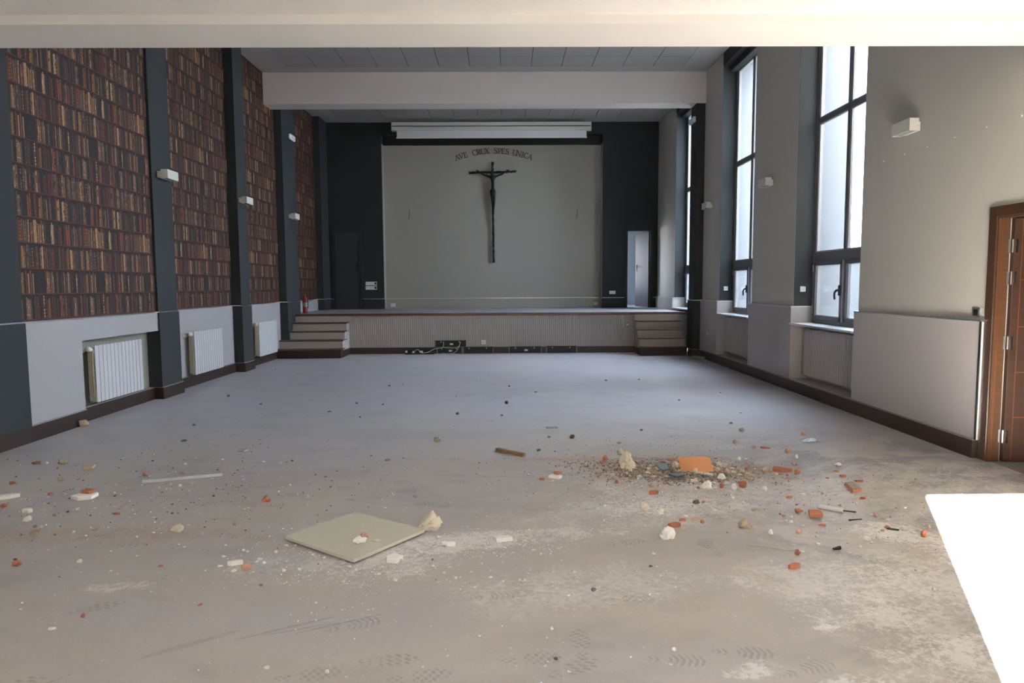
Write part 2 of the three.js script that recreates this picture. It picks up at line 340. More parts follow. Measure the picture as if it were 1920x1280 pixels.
mesh('front_wall_lining', bx(XB, -4.80, 0, 3.45, -1.6, 6.0), M.wallGrey, liningLeft);
mesh('dado_panel', [bx(XB, -4.784, 0.16, 1.2, 6.812, 7.735), bx(XB, -4.784, 0.95, 1.2, 7.735, 9.438)], M.dadoWhite, liningLeft);
mesh('dado_panel', bx(XB, XB + 0.02, 0.16, 1.2, 10.0, 12.42), M.dadoWhite, wallLeft);
mesh('dado_panel', bx(XB, XB + 0.02, 0.16, 1.2, 12.87, 15.02), M.dadoWhite, wallLeft);
mesh('dado_panel', bx(XB, XB + 0.02, 0.92, 1.2, 15.93, 18.07), M.dadoWhite, wallLeft);
mesh('dado_cap', bx(XB, -4.775, 1.2, 1.214, 6.82, 9.43), M.alu, liningLeft);
for (const [a, b] of [[10.02, 12.4], [12.89, 15.0], [15.95, 18.05]]) mesh('dado_cap', bx(XB, XB + 0.03, 1.2, 1.214, a, b), M.alu, wallLeft);

mesh('shaded_niche_back', bx(XB, XB + 0.006, 0.16, 0.95, 7.735, 9.438), paint('#8f8c80', 0.8), wallLeft);  // recess shade put into a darker olive-beige panel colour
const baseLeft = struct('baseboard_left');
const baseRun = (parent, x0, x1, d0, d1, h = 0.16) => { mesh('skirting', bx(x0, x1, 0, h, d0, d1), M.base, parent); mesh('bead', bx(x0, x1 - 0.004, h, h + 0.01, d0, d1), M.bead, parent); };
baseRun(baseLeft, XB, -4.765, 3.0, 7.735);
baseRun(baseLeft, XB, -4.86, 7.735, 9.42);
baseRun(baseLeft, XB, -4.735, 9.42, 10.03);
baseRun(baseLeft, XB, -4.905, 10.03, 12.39);
baseRun(baseLeft, XB, -4.735, 12.39, 12.9);
baseRun(baseLeft, XB, -4.905, 12.9, 14.63);

// ---------------------------------------------------------------- right wall: piers between tall windows, grey dado
const niches = [[8.04, 9.874], [11.559, 13.327], [15.1, 16.875]];
const wallRight = struct('wall_right');
mesh('pier', bx(XU, 4.75, 0, 6.0, -1.9, 4.8), M.wallGrey, wallRight);
mesh('pier', [bx(XU, 4.3, 0, 6.0, 5.79, 8.04), bx(4.3, 4.52, 0, 6.0, 5.9, 8.04)], M.wallGrey, wallRight);
mesh('outer_pier', bx(4.52, 5.0, 0, 6.0, 5.9, 8.04), M.exterior, wallRight);
mesh('pier', bx(XU, 4.75, 2.11, 6.0, 4.8, 5.79), M.wallGrey, wallRight);
mesh('pier', bx(XU, 4.52, 0, 6.0, 9.874, 11.559), M.wallGrey, wallRight);
mesh('outer_pier', bx(4.52, 5.0, 0, 6.0, 9.874, 11.559), M.exterior, wallRight);
mesh('pier', bx(XU, 4.52, 0, 6.0, 13.327, 15.1), M.wallGrey, wallRight);
mesh('outer_pier', bx(4.52, 5.0, 0, 6.0, 13.327, 15.1), M.exterior, wallRight);
mesh('pier', bx(XU, 4.52, 0, 6.0, 16.875, 19.4), M.wallGrey, wallRight);
mesh('outer_pier', bx(4.52, 5.0, 0, 6.0, 16.875, 19.4), M.exterior, wallRight);
niches.forEach(([a, b], i) => {
  const y0 = i < 2 ? 0 : 0.92;
  mesh('lintel', bx(XU, 4.52, 5.69, 6.0, a, b), M.slate, wallRight);
  mesh('outer_lintel', bx(4.52, 5.0, 5.69, 6.0, a, b), M.exterior, wallRight);
  mesh('apron_wall', bx(4.41, 4.52, 0, 0.95, a, b), M.dadoGrey, wallRight);
  mesh('outer_apron', bx(4.52, 5.0, 0, 0.95, a, b), M.exterior, wallRight);
  // dark painted reveals above the dado line, dado lining below it
  mesh('reveal', [bx(XU + 0.004, 4.45, 1.224, 5.69, b - 0.01, b), bx(XU + 0.004, 4.45, 1.224, 5.69, a, a + 0.01), bx(XU + 0.004, 4.45, 5.68, 5.69, a, b)], M.slate, wallRight);
  if (i < 2) {
    mesh('reveal_lining', [bx(XR, 4.45, 0.16, 1.21, b - 0.022, b), bx(XR, 4.45, 0.16, 1.21, a, a + 0.022)], M.dadoGrey, wallRight);
    mesh('dado_cap', bx(XR - 0.006, 4.45, 1.21, 1.224, b - 0.026, b), M.alu, wallRight);
    mesh('dado_cap', bx(XR - 0.006, 4.45, 1.21, 1.224, a, a + 0.026), M.alu, wallRight);
    mesh('niche_ledge', bx(XR + 0.01, 4.41, 0, 0.172, a, b), M.dadoGrey, wallRight);
  } else mesh('dado_cap', bx(XR - 0.006, 4.45, 1.21, 1.224, b - 0.026, b), M.alu, wallRight);
});
mesh('dado_panel', bx(XR, XU, 0.16, 1.21, 5.90, 8.04), M.dadoGrey, wallRight);
mesh('dado_panel', bx(XR, XU, 0.16, 1.21, 9.874, 11.559), M.dadoGrey, wallRight);
mesh('dado_panel', bx(XR, XU, 0.16, 1.21, 13.327, 14.46), M.dadoGrey, wallRight);
mesh('dado_panel', bx(XR, XU, 0.92, 1.21, 16.875, 18.78), M.dadoGrey, wallRight);
for (const [a, b] of [[5.885, 8.036], [9.878, 11.555], [13.331, 14.46], [16.88, 18.78]]) mesh('dado_cap', bx(XR - 0.008, XU + 0.002, 1.21, 1.223, a, b), M.alu, wallRight);
mesh('edge_trim', rbx(XR + 0.006, XU, 0.165, 1.209, 5.886, 5.90, 0.004), M.chrome, wallRight);
mesh('edge_gasket', bx(XR - 0.006, XR + 0.006, 0.165, 1.209, 5.889, 5.903), M.black, wallRight);
const trimR = struct('trim_6');
mesh('pilaster', bx(4.0, XU, 0, 5.28, 14.46, 14.86), M.slateDeep, trimR);
mesh('pilaster_cladding', bx(3.982, XU, 0.16, 1.2, 14.445, 14.875), M.slateDeep, trimR);
mesh('dado_cap', bx(3.972, XU, 1.2, 1.214, 14.435, 14.88), M.alu, trimR);
// lobby behind the open door
mesh('lobby_wall', [bx(4.75, 6.4, 0, 2.9, 5.9, 6.1), bx(6.2, 6.4, 0, 2.9, 3.2, 5.9), bx(4.75, 6.4, 0, 2.9, 3.0, 3.2), bx(4.75, 6.4, 2.7, 2.9, 3.2, 5.9)], M.wallGrey, wallRight);

const baseRight = struct('baseboard_right');
for (const [a, b] of [[5.9, 14.43]]) baseRun(baseRight, XR - 0.022, XU, a, b, 0.158);
baseRun(baseRight, 3.96, XR - 0.022, 14.42, 14.72, 0.158);

// wall behind the camera with the open doorway the sun comes through
const wallRear = struct('wall_rear');
mesh('wall_core', [bx(-5.3, -0.226, 0, 3.6, -1.9, -1.6), bx(1.35, 4.75, 0, 3.6, -1.9, -1.6), bx(-0.226, 1.35, 2.827, 3.6, -1.9, -1.6)], M.cream, wallRear);

// ---------------------------------------------------------------- windows
function makeWindow(n, a, b, y0) {
  const g = struct('window_' + n), X0 = 4.45, X1 = 4.51, mid = (a + b) / 2;
  const fr = (name, y, Y, c, d, p = g, x0 = X0, x1 = X1) => mesh(name, rbx(x0, x1, y, Y, c, d, 0.005), M.frame, p);
  fr('frame_stile', 0.97, 5.69, b - 0.075, b - 0.012); fr('frame_stile', 0.97, 5.69, a + 0.012, a + 0.075);
  fr('frame_rail', 0.97, 1.035, a + 0.06, b - 0.06);
  fr('transom', 1.86, 1.985, a + 0.06, b - 0.06, g, X0 - 0.02);
  fr('transom', 3.79, 3.86, a + 0.06, b - 0.06);
  fr('frame_rail', 5.56, 5.68, a + 0.06, b - 0.06);
  fr('mullion', 1.985, 5.56, mid - 0.035, mid + 0.035);
  mesh('blind_box', rbx(4.30, 4.45, 5.56, 5.685, a + 0.02, b - 0.02, 0.02), M.slateDeep, g);
  for (const [c, d] of [[a + 0.07, mid - 0.03], [mid + 0.03, b - 0.07]]) {
    for (const [y, Y] of [[1.98, 3.795], [3.855, 5.57]]) {
      mesh('pane', bx(4.485, 4.489, y, Y, c, d), M.glass, g);
      mesh('glazing_bead', [bx(4.462, 4.485, y, Y, d - 0.026, d), bx(4.462, 4.485, y, Y, c, c + 0.02), bx(4.462, 4.485, y, y + 0.026, c, d), bx(4.462, 4.485, Y - 0.02, Y, c, d)], M.frameEdge, g);
    }
    const sash = mesh('casement', [rbx(X0 - 0.012, X1, 1.035, 1.86, c - 0.008, c + 0.055, 0.005), rbx(X0 - 0.012, X1, 1.035, 1.86, d - 0.055, d + 0.008, 0.005), rbx(X0 - 0.012, X1, 1.035, 1.095, c, d, 0.005), rbx(X0 - 0.012, X1, 1.80, 1.86, c, d, 0.005)], M.frame, g);
    mesh('pane', bx(4.485, 4.489, 1.08, 1.815, c + 0.04, d - 0.04), M.glass, sash);
    mesh('glazing_bead', [bx(4.46, 4.485, 1.09, 1.805, d - 0.066, d - 0.052), bx(4.46, 4.485, 1.09, 1.805, c + 0.05, c + 0.064), bx(4.46, 4.485, 1.09, 1.103, c + 0.05, d - 0.05)], M.frameEdge, sash);
    if (c > mid) {
      mesh('handle', [rbx(4.41, 4.438, 1.385, 1.525, c - 0.004, c + 0.034, 0.006), tube([V(4.425, 1.46, c + 0.015), V(4.39, 1.455, c + 0.03), V(4.378, 1.42, c + 0.055), V(4.38, 1.37, c + 0.06), V(4.385, 1.335, c + 0.058)], 0.014, 20, 8)], M.black, sash);
      for (const y of [1.12, 1.72]) mesh('hinge', cyl(V(4.43, y, d + 0.004), V(4.43, y + 0.09, d + 0.004), 0.008), M.frameEdge, sash);
    }
  }
  mesh('sill', rbx(4.115, 4.46, 0.955, 0.983, a + 0.024, b - 0.024, 0.006), M.sill, g);
  return g;
}
niches.forEach(([a, b], i) => makeWindow(i + 1, a, b));

// ---------------------------------------------------------------- rear stage wall
const wallBack = struct('wall_back');
const B0 = 18.78, B1 = 19.4;
const backL = struct('wall_stage_left'), backR = struct('wall_stage_right'), backT = struct('wall_stage_top');
mesh('wall_core', bx(-5.3, -3.305, 0, 6.0, B0, B1), M.slateDeep, backL);
mesh('wall_core', [bx(2.668, 3.363, 0, 6.0, B0, B1 - 0.35), bx(3.363, 3.975, 3.01, 6.0, B0, B1 - 0.35), bx(3.975, 4.19, 0, 6.0, B0, B1 - 0.35)], M.slateDeep, backR);
mesh('wall_core', bx(-3.305, 2.668, 5.6, 6.0, B0, B1), M.slateDeep, backT);
mesh('recess_panel', [bx(-3.305, 2.668, 0, 5.36, 19.05, B1)], M.panelGrey, wallBack);
mesh('recess_band', bx(-3.305, 2.668, 5.36, 5.6, 19.0, B1), M.black, backT);
mesh('recess_reveal', [bx(-3.305, -3.295, 0.92, 5.36, B0 + 0.005, 19.05)], M.panelGrey, backL);
mesh('recess_reveal', bx(2.658, 2.668, 0.92, 5.36, B0 + 0.005, 19.05), M.panelGrey, backR);
const recessTrim = struct('trim_7');
mesh('recess_dado', bx(-3.295, 2.658, 0.92, 1.185, 19.03, 19.05), M.panelGrey, recessTrim);
mesh('dado_cap', bx(-3.295, 2.658, 1.185, 1.198, 19.015, 19.05), M.alu, recessTrim);
for (const [a, b] of [[-4.76, -4.68], [-3.9, -3.295], [2.66, 3.27], [4.07, 4.14]]) {
  mesh('dado_facing', bx(a, b, 0.92, 1.185, B0 - 0.02, B0), M.slateDeep, a < 0 ? backL : backR);
  mesh('dado_cap', bx(a, b, 1.185, 1.198, B0 - 0.03, B0), M.alu, a < 0 ? backL : backR);
}
// small room behind the open stage door, lit by its own window opening
const backRoom = struct('wall_backroom');
mesh('wall_core', [bx(1.6, 1.8, 0.9, 3.6, 19.4, 21.2), bx(4.75, 4.95, 0.9, 3.6, 19.4, 21.2), bx(4.19, 4.75, 0.9, 3.6, 19.4, 19.45), bx(1.8, 2.0, 0.9, 3.6, 20.9, 21.2), bx(3.0, 4.75, 0.9, 3.6, 20.9, 21.2), bx(2.0, 3.0, 3.0, 3.6, 20.9, 21.2), bx(2.0, 3.0, 0.9, 1.5, 20.9, 21.2), bx(2.67, 4.95, 3.6, 3.75, 19.05, 21.2), bx(1.6, 2.67, 3.6, 3.75, 19.4, 21.2), bx(2.67, 4.95, 0.72, 0.92, 19.05, 21.2), bx(1.6, 2.67, 0.72, 0.92, 19.4, 21.2), bx(1.8, 2.668, 0.9, 3.6, 19.4, 19.5)], paint('#b9bec4', 0.8), backRoom);

// ---------------------------------------------------------------- doors
{
  const g = struct('door_1');                                   // brown door, swung open into the lobby
  mesh('architrave', [rbx(XU - 0.022, XU + 0.01, 0, 2.19, 5.79, 5.884, 0.004), rbx(XU - 0.022, XU + 0.01, 2.1, 2.19, 4.72, 5.79, 0.004), rbx(XU - 0.022, XU + 0.01, 0, 2.1, 4.72, 4.81, 0.004)], M.doorFrame, g);
  mesh('jamb', [bx(XU - 0.012, 4.272, 0, 2.1, 5.775, 5.79), bx(XU - 0.012, 4.272, 2.09, 2.11, 4.8, 5.79), bx(XU - 0.012, 4.272, 0, 2.1, 4.8, 4.815)], M.doorJamb, g);
  mesh('jamb_stop', bx(4.197, 4.204, 0, 2.09, 5.768, 5.776), M.inlay, g);
  const leaf = mesh('door_leaf', rbx(4.281, 5.12, 0.012, 2.085, 5.735, 5.775, 0.003), M.door, g);
  for (const y of [0.39, 0.78, 1.17, 1.565, 1.94]) mesh('inlay', bx(4.345, 5.10, y, y + 0.007, 5.7335, 5.736), M.inlay, leaf);
  mesh('inlay', bx(4.345, 4.351, 0.02, 2.08, 5.7335, 5.736), M.inlay, leaf);
  mesh('inlay', bx(4.475, 4.481, 0.87, 2.08, 5.733, 5.7355), M.inlay, leaf);
  for (const y of [0.17, 0.98, 1.53, 1.80]) mesh('hinge', [bx(4.262, 4.275, y, y + 0.11, 5.771, 5.776), bx(4.293, 4.312, y, y + 0.11, 5.731, 5.737), cyl(V(4.284, y, 5.752), V(4.284, y + 0.11, 5.752), 0.008)], M.alu, leaf);
}
{
  const g = struct('door_2');                                   // right stage door, ajar into the room behind
  mesh('door_frame', [bx(3.275, 3.363, 0.92, 3.10, B0 - 0.015, B0 + 0.04), bx(3.975, 4.062, 0.92, 3.10, B0 - 0.015, B0 + 0.04), bx(3.363, 3.975, 3.01, 3.10, B0 - 0.015, B0 + 0.04)], M.slateDeep, g);
  const leaf = new THREE.Group(); leaf.name = 'door_leaf_assembly'; leaf.position.set(3.968, 0.93, -(B0 + 0.05)); leaf.rotation.y = 0; g.add(leaf);
  // local x runs from the hinge to the free edge
  leaf.rotation.y = Math.PI - Math.atan2(0.64, 0.25) + 0; 
  const lm = mesh('door_leaf', new RoundedBoxGeometry(0.67, 2.06, 0.04, 2, 0.003).translate(0.335, 1.03, 0), plain('#2f3542', 0.5), leaf);
  mesh('handle', [new THREE.BoxGeometry(0.04, 0.2, 0.008).translate(0.61, 1.08, -0.024), new THREE.CylinderGeometry(0.01, 0.01, 0.05, 10).rotateX(Math.PI / 2).translate(0.61, 1.12, -0.045), new THREE.CylinderGeometry(0.009, 0.009, 0.12, 10).rotateZ(Math.PI / 2).translate(0.56, 1.12, -0.065)], M.black, leaf);
  mesh('handle', [new THREE.BoxGeometry(0.04, 0.2, 0.008).translate(0.61, 1.08, 0.024), new THREE.CylinderGeometry(0.01, 0.01, 0.05, 10).rotateX(Math.PI / 2).translate(0.61, 1.12, 0.045), new THREE.CylinderGeometry(0.009, 0.009, 0.12, 10).rotateZ(Math.PI / 2).translate(0.56, 1.12, 0.065)], M.black, leaf);
}
{
  const g = struct('door_3');                                   // dark closed door at the left of the stage wall
  mesh('door_frame', [bx(-4.68, -4.61, 0.92, 3.06, B0 - 0.025, B0), bx(-3.98, -3.91, 0.92, 3.06, B0 - 0.025, B0), bx(-4.61, -3.98, 2.99, 3.06, B0 - 0.025, B0)], M.slateDeep, g);
  const leaf = mesh('door_leaf', rbx(-4.608, -3.982, 0.925, 2.988, B0 - 0.012, B0, 0.003), plain('#303335', 0.6), g);
  mesh('handle', [bx(-4.05, -4.01, 1.92, 2.14, B0 - 0.022, B0 - 0.012), cyl(V(-4.03, 2.07, B0 - 0.02), V(-4.03, 2.07, B0 - 0.06), 0.010), cyl(V(-4.03, 2.07, B0 - 0.06), V(-4.16, 2.07, B0 - 0.06), 0.009)], M.black, leaf);
}

// ---------------------------------------------------------------- stage
const SF = 15.55, SH = 0.92;
{
  const s = thing('stage', 'raised stage with grey floor, brown wooden edge and pale grooved front', 'stage', [0, 0, 0]);
  mesh('platform', [bx(XL + 0.02, 4.18, 0, SH - 0.004, SF + 0.02, 15.95), bx(XB + 0.005, 4.13, 0, SH - 0.004, 15.95, 18.05), bx(XL + 0.02, 4.13, 0, SH - 0.004, 18.05, 18.76), bx(-3.29, 2.65, 0.5, SH - 0.004, 18.76, 19.02)], plain('#a3a2a8', 0.45), s);
  // nosing along the edge
  mesh('nosing', rbx(XL + 0.02, 4.18, SH - 0.055, SH + 0.002, SF - 0.03, SF + 0.04, 0.012, 3), M.wood, s);
  // grooved boarding
  const sh = new THREE.Shape(), n = 144, x0 = -3.56, x1 = 2.96, w = (x1 - x0) / n;
  sh.moveTo(x0, 0);
  for (let i = 0; i < n; i++) { const x = x0 + i * w; sh.lineTo(x + 0.005, 0.016); sh.lineTo(x + w - 0.005, 0.016); sh.lineTo(x + w, 0); }
  sh.lineTo(x1, -0.012); sh.lineTo(x0, -0.012);
  const g = new THREE.ExtrudeGeometry(sh, { depth: 0.75, bevelEnabled: false }).rotateX(-Math.PI / 2);
  // shape y (depth of the groove) now points to -z, so turn it towards the hall
  g.scale(1, 1, -1); const idx = g.attributes.position; for (let i = 0; i < idx.count; i += 3) for (const k of ['position', 'normal', 'uv']) { const a = g.attributes[k], t = [a.getX(i), a.getY(i), a.itemSize > 2 ? a.getZ(i) : 0]; a.setX(i, a.getX(i + 1)); a.setY(i, a.getY(i + 1)); if (a.itemSize > 2) a.setZ(i, a.getZ(i + 1)); a.setX(i + 1, t[0]); a.setY(i + 1, t[1]); if (a.itemSize > 2) a.setZ(i + 1, t[2]); }
  mesh('grooved_boarding', g.translate(0, 0.13, -(SF + 0.006)), M.stageFace, s);
  mesh('skirting', bx(-3.56, 2.96, 0, 0.145, SF - 0.022, SF + 0.02), M.base, s);
}
function stairs(label, x0, x1, front, sideX, leftStart) {
  const s = thing('stair_flight', label, 'stairs', [(x0 + x1) / 2, 0, front]);
  const run = (SF - 0.06 - front) / 4, ox = -(x0 + x1) / 2;
  const L = (g) => g.translate(ox, 0, front);
  for (let i = 0; i < 5; i++) {
    const y0 = i === 0 ? 0 : 0.2 + (i - 1) * 0.18, y1 = 0.2 + i * 0.18, d = front + run * i, e = i < 4 ? d + run : SF - 0.034;
    const top = Math.min(y1 - 0.03, SH - 0.052), left = i === 0 || d < 14.95 ? x0 : leftStart;
    mesh('riser', L(left < leftStart && e > 15.0 ? join([bx(leftStart, x1, y0, top, d, e), bx(left, leftStart, y0, top, d, 14.99)]) : bx(left, x1, y0, top, d, e)), i === 0 ? M.base : M.stageFace, s);
    if (i) mesh('stringer', L(bx(sideX > 0 ? x1 - 0.03 : x0, sideX > 0 ? x1 : x0 + 0.03, Math.min(0.15, y0 - 0.04), y0 - 0.029, d, e)), M.stageFace, s);
    if (i < 4) mesh('tread', L(left < leftStart && e > 15.0 ? join([rbx(leftStart, x1 + (sideX > 0 ? 0.015 : 0), y1 - 0.03, y1, d - 0.025, e + 0.01, 0.01, 3), rbx(left, leftStart + 0.01, y1 - 0.03, y1, d - 0.025, 14.99, 0.01, 3)]) : rbx(left - (sideX < 0 ? 0.015 : 0), x1 + (sideX > 0 ? 0.015 : 0), y1 - 0.03, y1, d - 0.025, e + 0.01, 0.01, 3)), M.wood, s);
  }
  mesh('skirting', L(bx(sideX > 0 ? x1 - 0.03 : x0 - 0.006, sideX > 0 ? x1 + 0.006 : x0 + 0.03, 0, 0.15, front + run, SF - 0.034)), M.base, s);
  return s;
}
stairs('five pale steps with brown wooden treads at the left end of the stage', XB + 0.03, -3.545, 14.65, 1, XL + 0.02);
stairs('five pale steps with brown wooden treads at the right end of the stage', 2.955, 3.955, 14.76, -1, 2.955);

// ---------------------------------------------------------------- radiators
function makeRadiator(label, n, h, pitch, at, turn, group) {
  const r = thing('radiator', label, 'radiator', at, turn, group);
  const sec = join([new RoundedBoxGeometry(0.012, h, pitch - 0.009, 2, 0.004).translate(-0.006, h / 2, 0), new THREE.BoxGeometry(0.075, h - 0.05, 0.012).translate(-0.05, h / 2, 0), new THREE.BoxGeometry(0.010, h - 0.03, pitch - 0.016).translate(-0.088, h / 2, 0), new THREE.BoxGeometry(0.012, h - 0.06, pitch - 0.022).translate(-0.042, h / 2, 0), new THREE.BoxGeometry(0.08, 0.04, pitch).translate(-0.05, h - 0.06, 0), new THREE.BoxGeometry(0.08, 0.04, pitch).translate(-0.05, 0.06, 0)]);
  for (let i = 0; i < n; i++) mesh('section', sec, M.radiator, r).position.z = -(i + 0.5) * pitch;
  mesh('end_plate', [-0.03, -0.052, -0.074].map((x) => new RoundedBoxGeometry(0.016, h - 0.10, 0.012, 1, 0.002).translate(x, h / 2 + 0.02, 0.006)).concat(new RoundedBoxGeometry(0.05, 0.1, 0.006, 1, 0.002).translate(-0.03, 0.06, 0.004)), M.radiatorCore, r);
  return r;
}
function valve(r, h) {
  mesh('valve', [new THREE.CylinderGeometry(0.022, 0.026, 0.05, 14).rotateX(Math.PI / 2).translate(-0.045, h - 0.04, 0.035), new THREE.SphereGeometry(0.03, 14, 10).translate(-0.03, h - 0.03, 0.07)], M.white, r);
  mesh('wall_fitting', new THREE.CylinderGeometry(0.028, 0.028, 0.04, 14).rotateZ(Math.PI / 2).translate(-0.112, h - 0.05, 0.07), M.white, r);
  mesh('pipe', new THREE.CylinderGeometry(0.009, 0.009, 0.11, 10).rotateZ(Math.PI / 2).translate(-0.075, h - 0.05, 0.07), M.alu, r);
}
for (const [label, x, d, y] of [['white finned radiator set in the recess left of the nearest full pilaster', -4.795, 7.985, 0.2], ['white finned radiator in the middle bay of the left wall', -4.79, 10.535, 0.19], ['white radiator on the left wall nearest the stage steps', -4.79, 13.31, 0.18]]) {
  const r = makeRadiator(label, 13, 0.67, 0.08, [x, y, d], 0, 'radiators along the left wall');
  valve(r, 0.67);
}
for (const [label, a] of [['grey flat radiator under the nearest window on the right', 8.24], ['grey flat radiator under the second window on the right', 11.76]]) {
  const r = makeRadiator(label, 26, 0.67, 0.06, [4.31, 0.235, a + 1.56], Math.PI, 'radiators under the windows');
  r.children.forEach((c) => { c.material = M.dadoGrey; });
  for (const z of [-0.3, -1.2]) mesh('bracket', new THREE.BoxGeometry(0.02, 0.04, 0.03).translate(-0.1, 0.5, z), M.white, r);
}

// ---------------------------------------------------------------- wall lamps (unlit)
{
  const proto = thing('wall_lamp', 'x', 'lamp', [0, 0, 0], 0, 'box wall lamps');
  mesh('lamp_body', [new THREE.BoxGeometry(0.096, 0.122, 0.006).translate(0.098, 0, -0.003), new THREE.BoxGeometry(0.096, 0.122, 0.006).translate(0.098, 0, -0.307), new THREE.BoxGeometry(0.006, 0.122, 0.31).translate(0.143, 0, -0.155), new THREE.BoxGeometry(0.006, 0.122, 0.31).translate(0.053, 0, -0.155)], M.lamp, proto);
  mesh('mounting_plate', new RoundedBoxGeometry(0.05, 0.09, 0.25, 2, 0.004).translate(0.025, -0.006, -0.125), M.lamp, proto);
  mesh('diffuser', [new THREE.BoxGeometry(0.085, 0.006, 0.296).translate(0.098, -0.053, -0.155), new THREE.BoxGeometry(0.085, 0.006, 0.296).translate(0.098, 0.05, -0.155)], M.lampGlass, proto);
  const spots = [[XL - 0.006, 9.594, 0, 'box wall lamp on the dark pilaster right of the nearest book wallpaper'], [XL - 0.006, 12.483, 0, 'box wall lamp on the second dark pilaster from the left'], [XL - 0.006, 15.341, 0, 'box wall lamp on the dark pilaster beside the stage steps'], [XL - 0.006, 6.15, 0, 'box wall lamp cut by the left edge of the picture'],
    [XU, 7.22, Math.PI, 'largest box wall lamp, on the grey wall beside the brown door'], [XU, 10.99, Math.PI, 'box wall lamp on the grey pier between the two nearest windows'], [XU, 14.11, Math.PI, 'box wall lamp on the right wall beside the dark stage pilaster']];
  spots.forEach(([x, d, turn, label], i) => { if (!i) { proto.position.set(x, 3.105, -d); proto.rotation.y = turn; proto.userData.label = label; } else copy(proto, label, [x, 3.105 + (x > 0 ? 0.02 : 0), d], turn); });
}
// emergency lights
for (const [x, y, d, turn, label] of [[XL - 0.004, 4.86, 15.46, 0, 'small white emergency light high on the left stage pilaster'], [4.0, 4.97, 14.84, Math.PI, 'small white emergency light high on the right stage pilaster']]) {
  const e = thing('emergency_light', label, 'light', [x, y, d], turn, 'emergency lights');
  mesh('housing', new RoundedBoxGeometry(0.06, 0.12, 0.36, 4, 0.025).translate(0.03, 0, -0.18), M.white, e);
  mesh('lens', new RoundedBoxGeometry(0.012, 0.085, 0.3, 3, 0.005).translate(0.058, 0, -0.18), M.screen, e);
}

// ---------------------------------------------------------------- rolled-up projection screen
{
  const s = thing('projection_screen', 'white roll-up projection screen mounted high on the stage wall', 'screen', [-0.32, 5.5, 18.3]);
  const L = (g) => g.translate(0.32, -5.5, 18.3);
  mesh('case', [L(rbx(-2.937, 2.287, 5.722, 5.815, 18.3, 18.46, 0.01)), L(rbx(-2.937, 2.287, 5.6, 5.700, 18.29, 18.46, 0.012)), ], M.lamp, s);
  mesh('case_seam', L(bx(-2.93, 2.28, 5.695, 5.722, 18.32, 18.45)), M.black, s);
  mesh('end_cap', L(rbx(-2.95, -2.935, 5.595, 5.82, 18.285, 18.465, 0.005)), M.lamp, s);
  mesh('end_cap', L(rbx(2.285, 2.3, 5.595, 5.82, 18.285, 18.465, 0.005)), M.lamp, s);
  mesh('screen_cloth', L(bx(-2.815, 2.175, 5.43, 5.61, 18.345, 18.348)), M.screen, s);
  mesh('bottom_bar', L(rbx(-2.83, 2.185, 5.405, 5.435, 18.33, 18.362, 0.008)), M.white, s);
  for (const x of [-2.4, 1.7]) mesh('wall_bracket', L(join([bx(x, x + 0.04, 5.68, 5.72, 18.44, 18.775), bx(x, x + 0.04, 5.6, 5.8, 18.45, 18.47)])), M.lamp, s);
}

